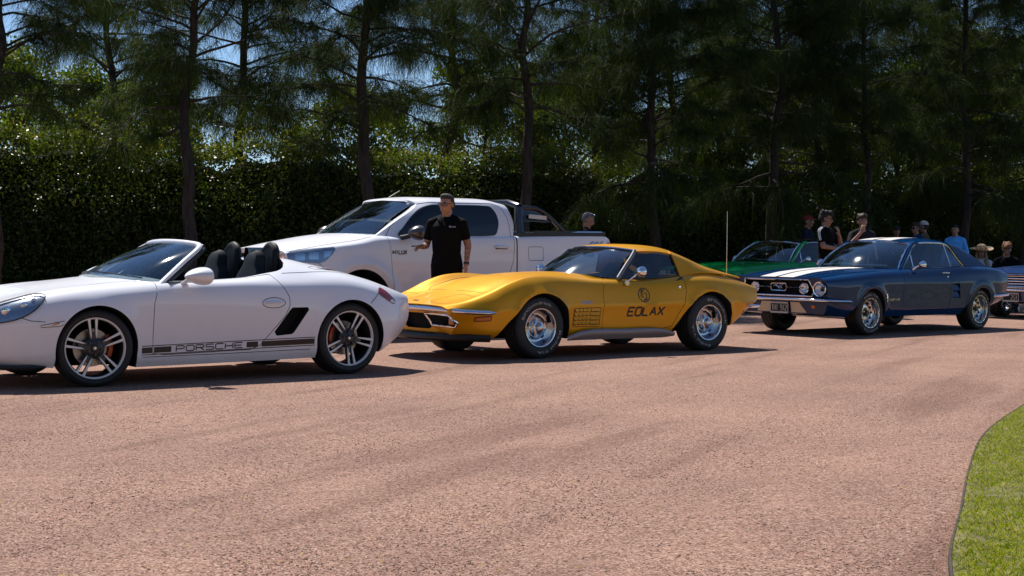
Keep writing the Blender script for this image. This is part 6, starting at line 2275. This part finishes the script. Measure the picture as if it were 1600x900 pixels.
def sunglasses_up(root, hp, j, rotm, dz, hc):
    o = B().tube([hp((-.075, -.02, .10)), hp((-.03, -.065, .112)), hp((.03, -.065, .112)), hp((.075, -.02, .10)), ], .006, 6).build('sunglasses', M['black_gloss'], root)
    for s in (-1, 1):
        B().ball(hp((s * .034, -.066, .108)), (.027, .010, .018), 12, 6, rot=rotm).build('sunglasses_lens', M['silver_blue'], o)
        B().tube([hp((s * .078, -.02, .10)), hp((s * .086, .03, .05)), hp((s * .083, .05, .01))], .004, 5).build('sunglasses_arm', M['black_gloss'], o)


def straw_hat(root, hp, j, rotm, dz, hc):
    prof = [(.001, .175), (.05, .172), (.085, .15), (.098, .10), (.10, .065), (.15, .058), (.22, .066), (.245, .085)]
    G = [[hp((r * math.cos(u), .012 + r * math.sin(u), z + .012 * math.sin(2 * u) * (r > .12))) for u in np.linspace(0, 2 * PI, 28, endpoint=False)] for r, z in prof]
    sheet_b(np.concatenate([np.array(G), np.array(G)[:, :1]], 1), .006).build('straw_hat', M['straw'], root)
    for u in np.linspace(0, 2 * PI, 10)[:-1]:
        B().ball(hp((.105 * math.cos(u), .012 + .105 * math.sin(u), .085 + .014 * math.sin(3 * u))), .026, 8, 6).build('hat_flower', M['hat_flower'] if int(u * 10) % 2 else M['straw'], root)


def paper(root, hp, j, rotm, dz, hc):
    a, c = np.array(j['rw']), np.array(j['lw'])
    m_ = (a + c) / 2 + (0, -.10, -.02)
    sheet('sheet_of_paper', [[m_ + (-.10, -.04, -.06), m_ + (.0, -.05, -.08), m_ + (.10, -.04, -.06)], [m_ + (-.11, .05, .08), m_ + (0, .03, .06), m_ + (.11, .05, .08)]], M['paper'], root, 8, 6, .002)


# the man between the gold coupe and the pickup
person('man in a black polo shirt and glasses holding a phone beside the pickup', 698, 18.4, R(-8), 1.80, M['skin_tattoo'], M['black_cloth'], M['black_cloth'], M['hair_salt'],
       J=dict(rs=(-.18, .01, 1.405), re=(-.25, .03, 1.15), rw=(-.235, -.235, 1.125), ls=(.18, .01, 1.405), le=(.245, .04, 1.15), lw=(.235, -.02, .925)),
       vox=.0075, head_yaw=R(-24), head_pitch=R(6), sleeve=.62, hands=dict(r=((-.55, -.75, .05), (-.35, .25, .9), (.6, -.4, .3)), l=((-.03, -.12, -1), (1, -.2, 0), (0, -1, 0))), grip=(.9, .8),
       extras=(glasses(M['black_gloss'], M['glass_side']), phone, watch, polo_collar, chest_print('EOLAX', M['paper'], 1.355, .075, .018, .09)))
# the man beyond the load bed
person('grey-haired man in black, sunglasses pushed up, behind the load bed of the pickup', 918, 24.6, R(80), 1.72, M['skin_tan'], M['black_cloth'], M['jeans'], M['hair_grey'],
       head_pitch=R(22), extras=(sunglasses_up,))
person('man in a red cap and dark shirt beyond the green coupe', 1262, 31.6, R(62), 1.85, M['skin_tan'], M['navy_cloth'], M['jeans'], M['hair_black'],
       J=dict(lw=(.02, -.28, 1.16), le=(.26, -.06, 1.18), rw=(-.02, -.30, 1.12), re=(-.26, -.06, 1.17)), extras=(cap_hat(M['red_cap']), glasses(M['black_gloss'], M['black_gloss'])))
person('youth in a black shirt with white sleeve stripes and sunglasses, hand at his chest', 1290, 26.4, R(52), 1.82, M['skin_tan'], M['black_cloth'], M['black_cloth'], M['hair_black'],
       J=dict(ls=(.178, .0, 1.405), le=(.225, -.17, 1.16), lw=(.02, -.23, 1.37), rs=(-.178, .01, 1.405), re=(-.25, -.08, 1.17), rw=(.08, -.26, 1.12)), hair_style='mop', head_yaw=R(24), head_pitch=R(8),
       sleeve=.66, extras=(arm_stripes, glasses(M['black_gloss'], M['black_gloss'])), hands=dict(l=((-.5, -.1, .75), (0, -1, 0), (-.5, .2, .3)), r=((1, -.2, .1), (0, -1, .2), (0, 0, 1))), torso_slim=.95)
person('youth in a dark printed shirt with grey sleeves, hand raised to his chin', 1347, 26.8, R(6), 1.78, M['skin'], M['dark_grey_cloth'], M['black_cloth'], M['hair_brown'],
       J=dict(rs=(-.178, .01, 1.405), re=(-.28, -.12, 1.20), rw=(-.10, -.25, 1.44)), hair_style='mop', sleeve=.62, hands=dict(r=((.35, .1, .9), (-.2, -1, 0), (.6, .3, .2))),
       extras=(chest_print('ADVENTURE', M['paper'], 1.27, .19, .035), chest_print('CLUB', M['paper'], 1.225, .09, .025)), torso_slim=.95)
person('man in a dark cap and black shirt in the shade of the hedge', 1400, 34.0, R(5), 1.68, M['skin_tan'], M['black_cloth'], M['jeans'], None, extras=(cap_hat(M['black_cap']),))
person('man with sunglasses and a denim jacket seen from the side', 1431, 33.0, R(-62), 1.74, M['skin_tan'], M['denim'], M['jeans'], M['hair_brown'], hair_style='mop', sleeve=1.5, extras=(glasses(M['black_gloss'], M['black_gloss']),))
person('man in a brown jacket and pale cap beside the man in denim', 1443, 34.2, R(-120), 1.80, M['skin_tan'], M['brown_cloth'], M['jeans'], M['hair_black'], sleeve=1.5, extras=(cap_hat(M['white_cap']),))
person('man in a light blue shirt standing near the hedge', 1492, 32.3, R(-38), 1.70, M['skin_tan'], M['blue_shirt'], M['jeans'], M['hair_black'], sleeve=1.5, head_yaw=R(10))
person('long-haired woman in a white top and flowered straw hat, sitting', 1533, 30.4, R(-12), 1.66, M['skin'], M['white_cloth'], M['black_cloth'], M['hair_blond'], hair_style='long', seated=True, head_pitch=R(10),
       J=dict(rs=(-.165, .0, 0.975), re=(-.25, -.08, .76), rw=(-.10, -.30, .72), ls=(.165, .0, 0.975), le=(.25, -.08, .76), lw=(.10, -.30, .72)), sleeve=.7, extras=(straw_hat,), torso_slim=.9)
person('ginger-haired youth in a black printed shirt, sitting and reading a paper', 1571, 29.6, R(-8), 1.74, M['skin'], M['black_cloth'], M['jeans'], M['hair_ginger'], hair_style='mop', seated=True, head_pitch=R(30), lean=.18,
       J=dict(rs=(-.185, -.09, 0.975), re=(-.28, -.16, .76), rw=(-.07, -.36, .76), ls=(.185, -.09, 0.975), le=(.28, -.16, .76), lw=(.07, -.36, .76)), sleeve=.66, extras=(paper, chest_print('73', M['paper'], 1.22, .12, .08)))


def folding_chair(label, px, Z, rz):
    x = at_px(px, Z)
    o = thing('chair', label, 'chair', (x, Z, gz(x, Z)), (0, 0, rz))
    B().box((0, .02, .42), (.44, .42, .03)).build('seat', M['black_cloth'], o, bevel=.01)
    sheet('backrest', [[(-.22, .25, .60), (0, .28, .60), (.22, .25, .60)], [(-.22, .30, .88), (0, .33, .88), (.22, .30, .88)]], M['black_cloth'], o, 8, 4, .02)
    for s in (-1, 1):
        B().tube([(s * .21, -.20, .0), (s * .21, -.18, .42)], .012, 8).build('leg', M['brushed'], o)
        B().tube([(s * .21, .26, .0), (s * .21, .22, .42), (s * .22, .30, .90)], .012, 8).build('leg', M['brushed'], o)


folding_chair('low folding chair under the woman in the straw hat', 1533, 30.4, R(-12))
folding_chair('low folding chair under the ginger-haired youth', 1571, 29.6, R(-8))
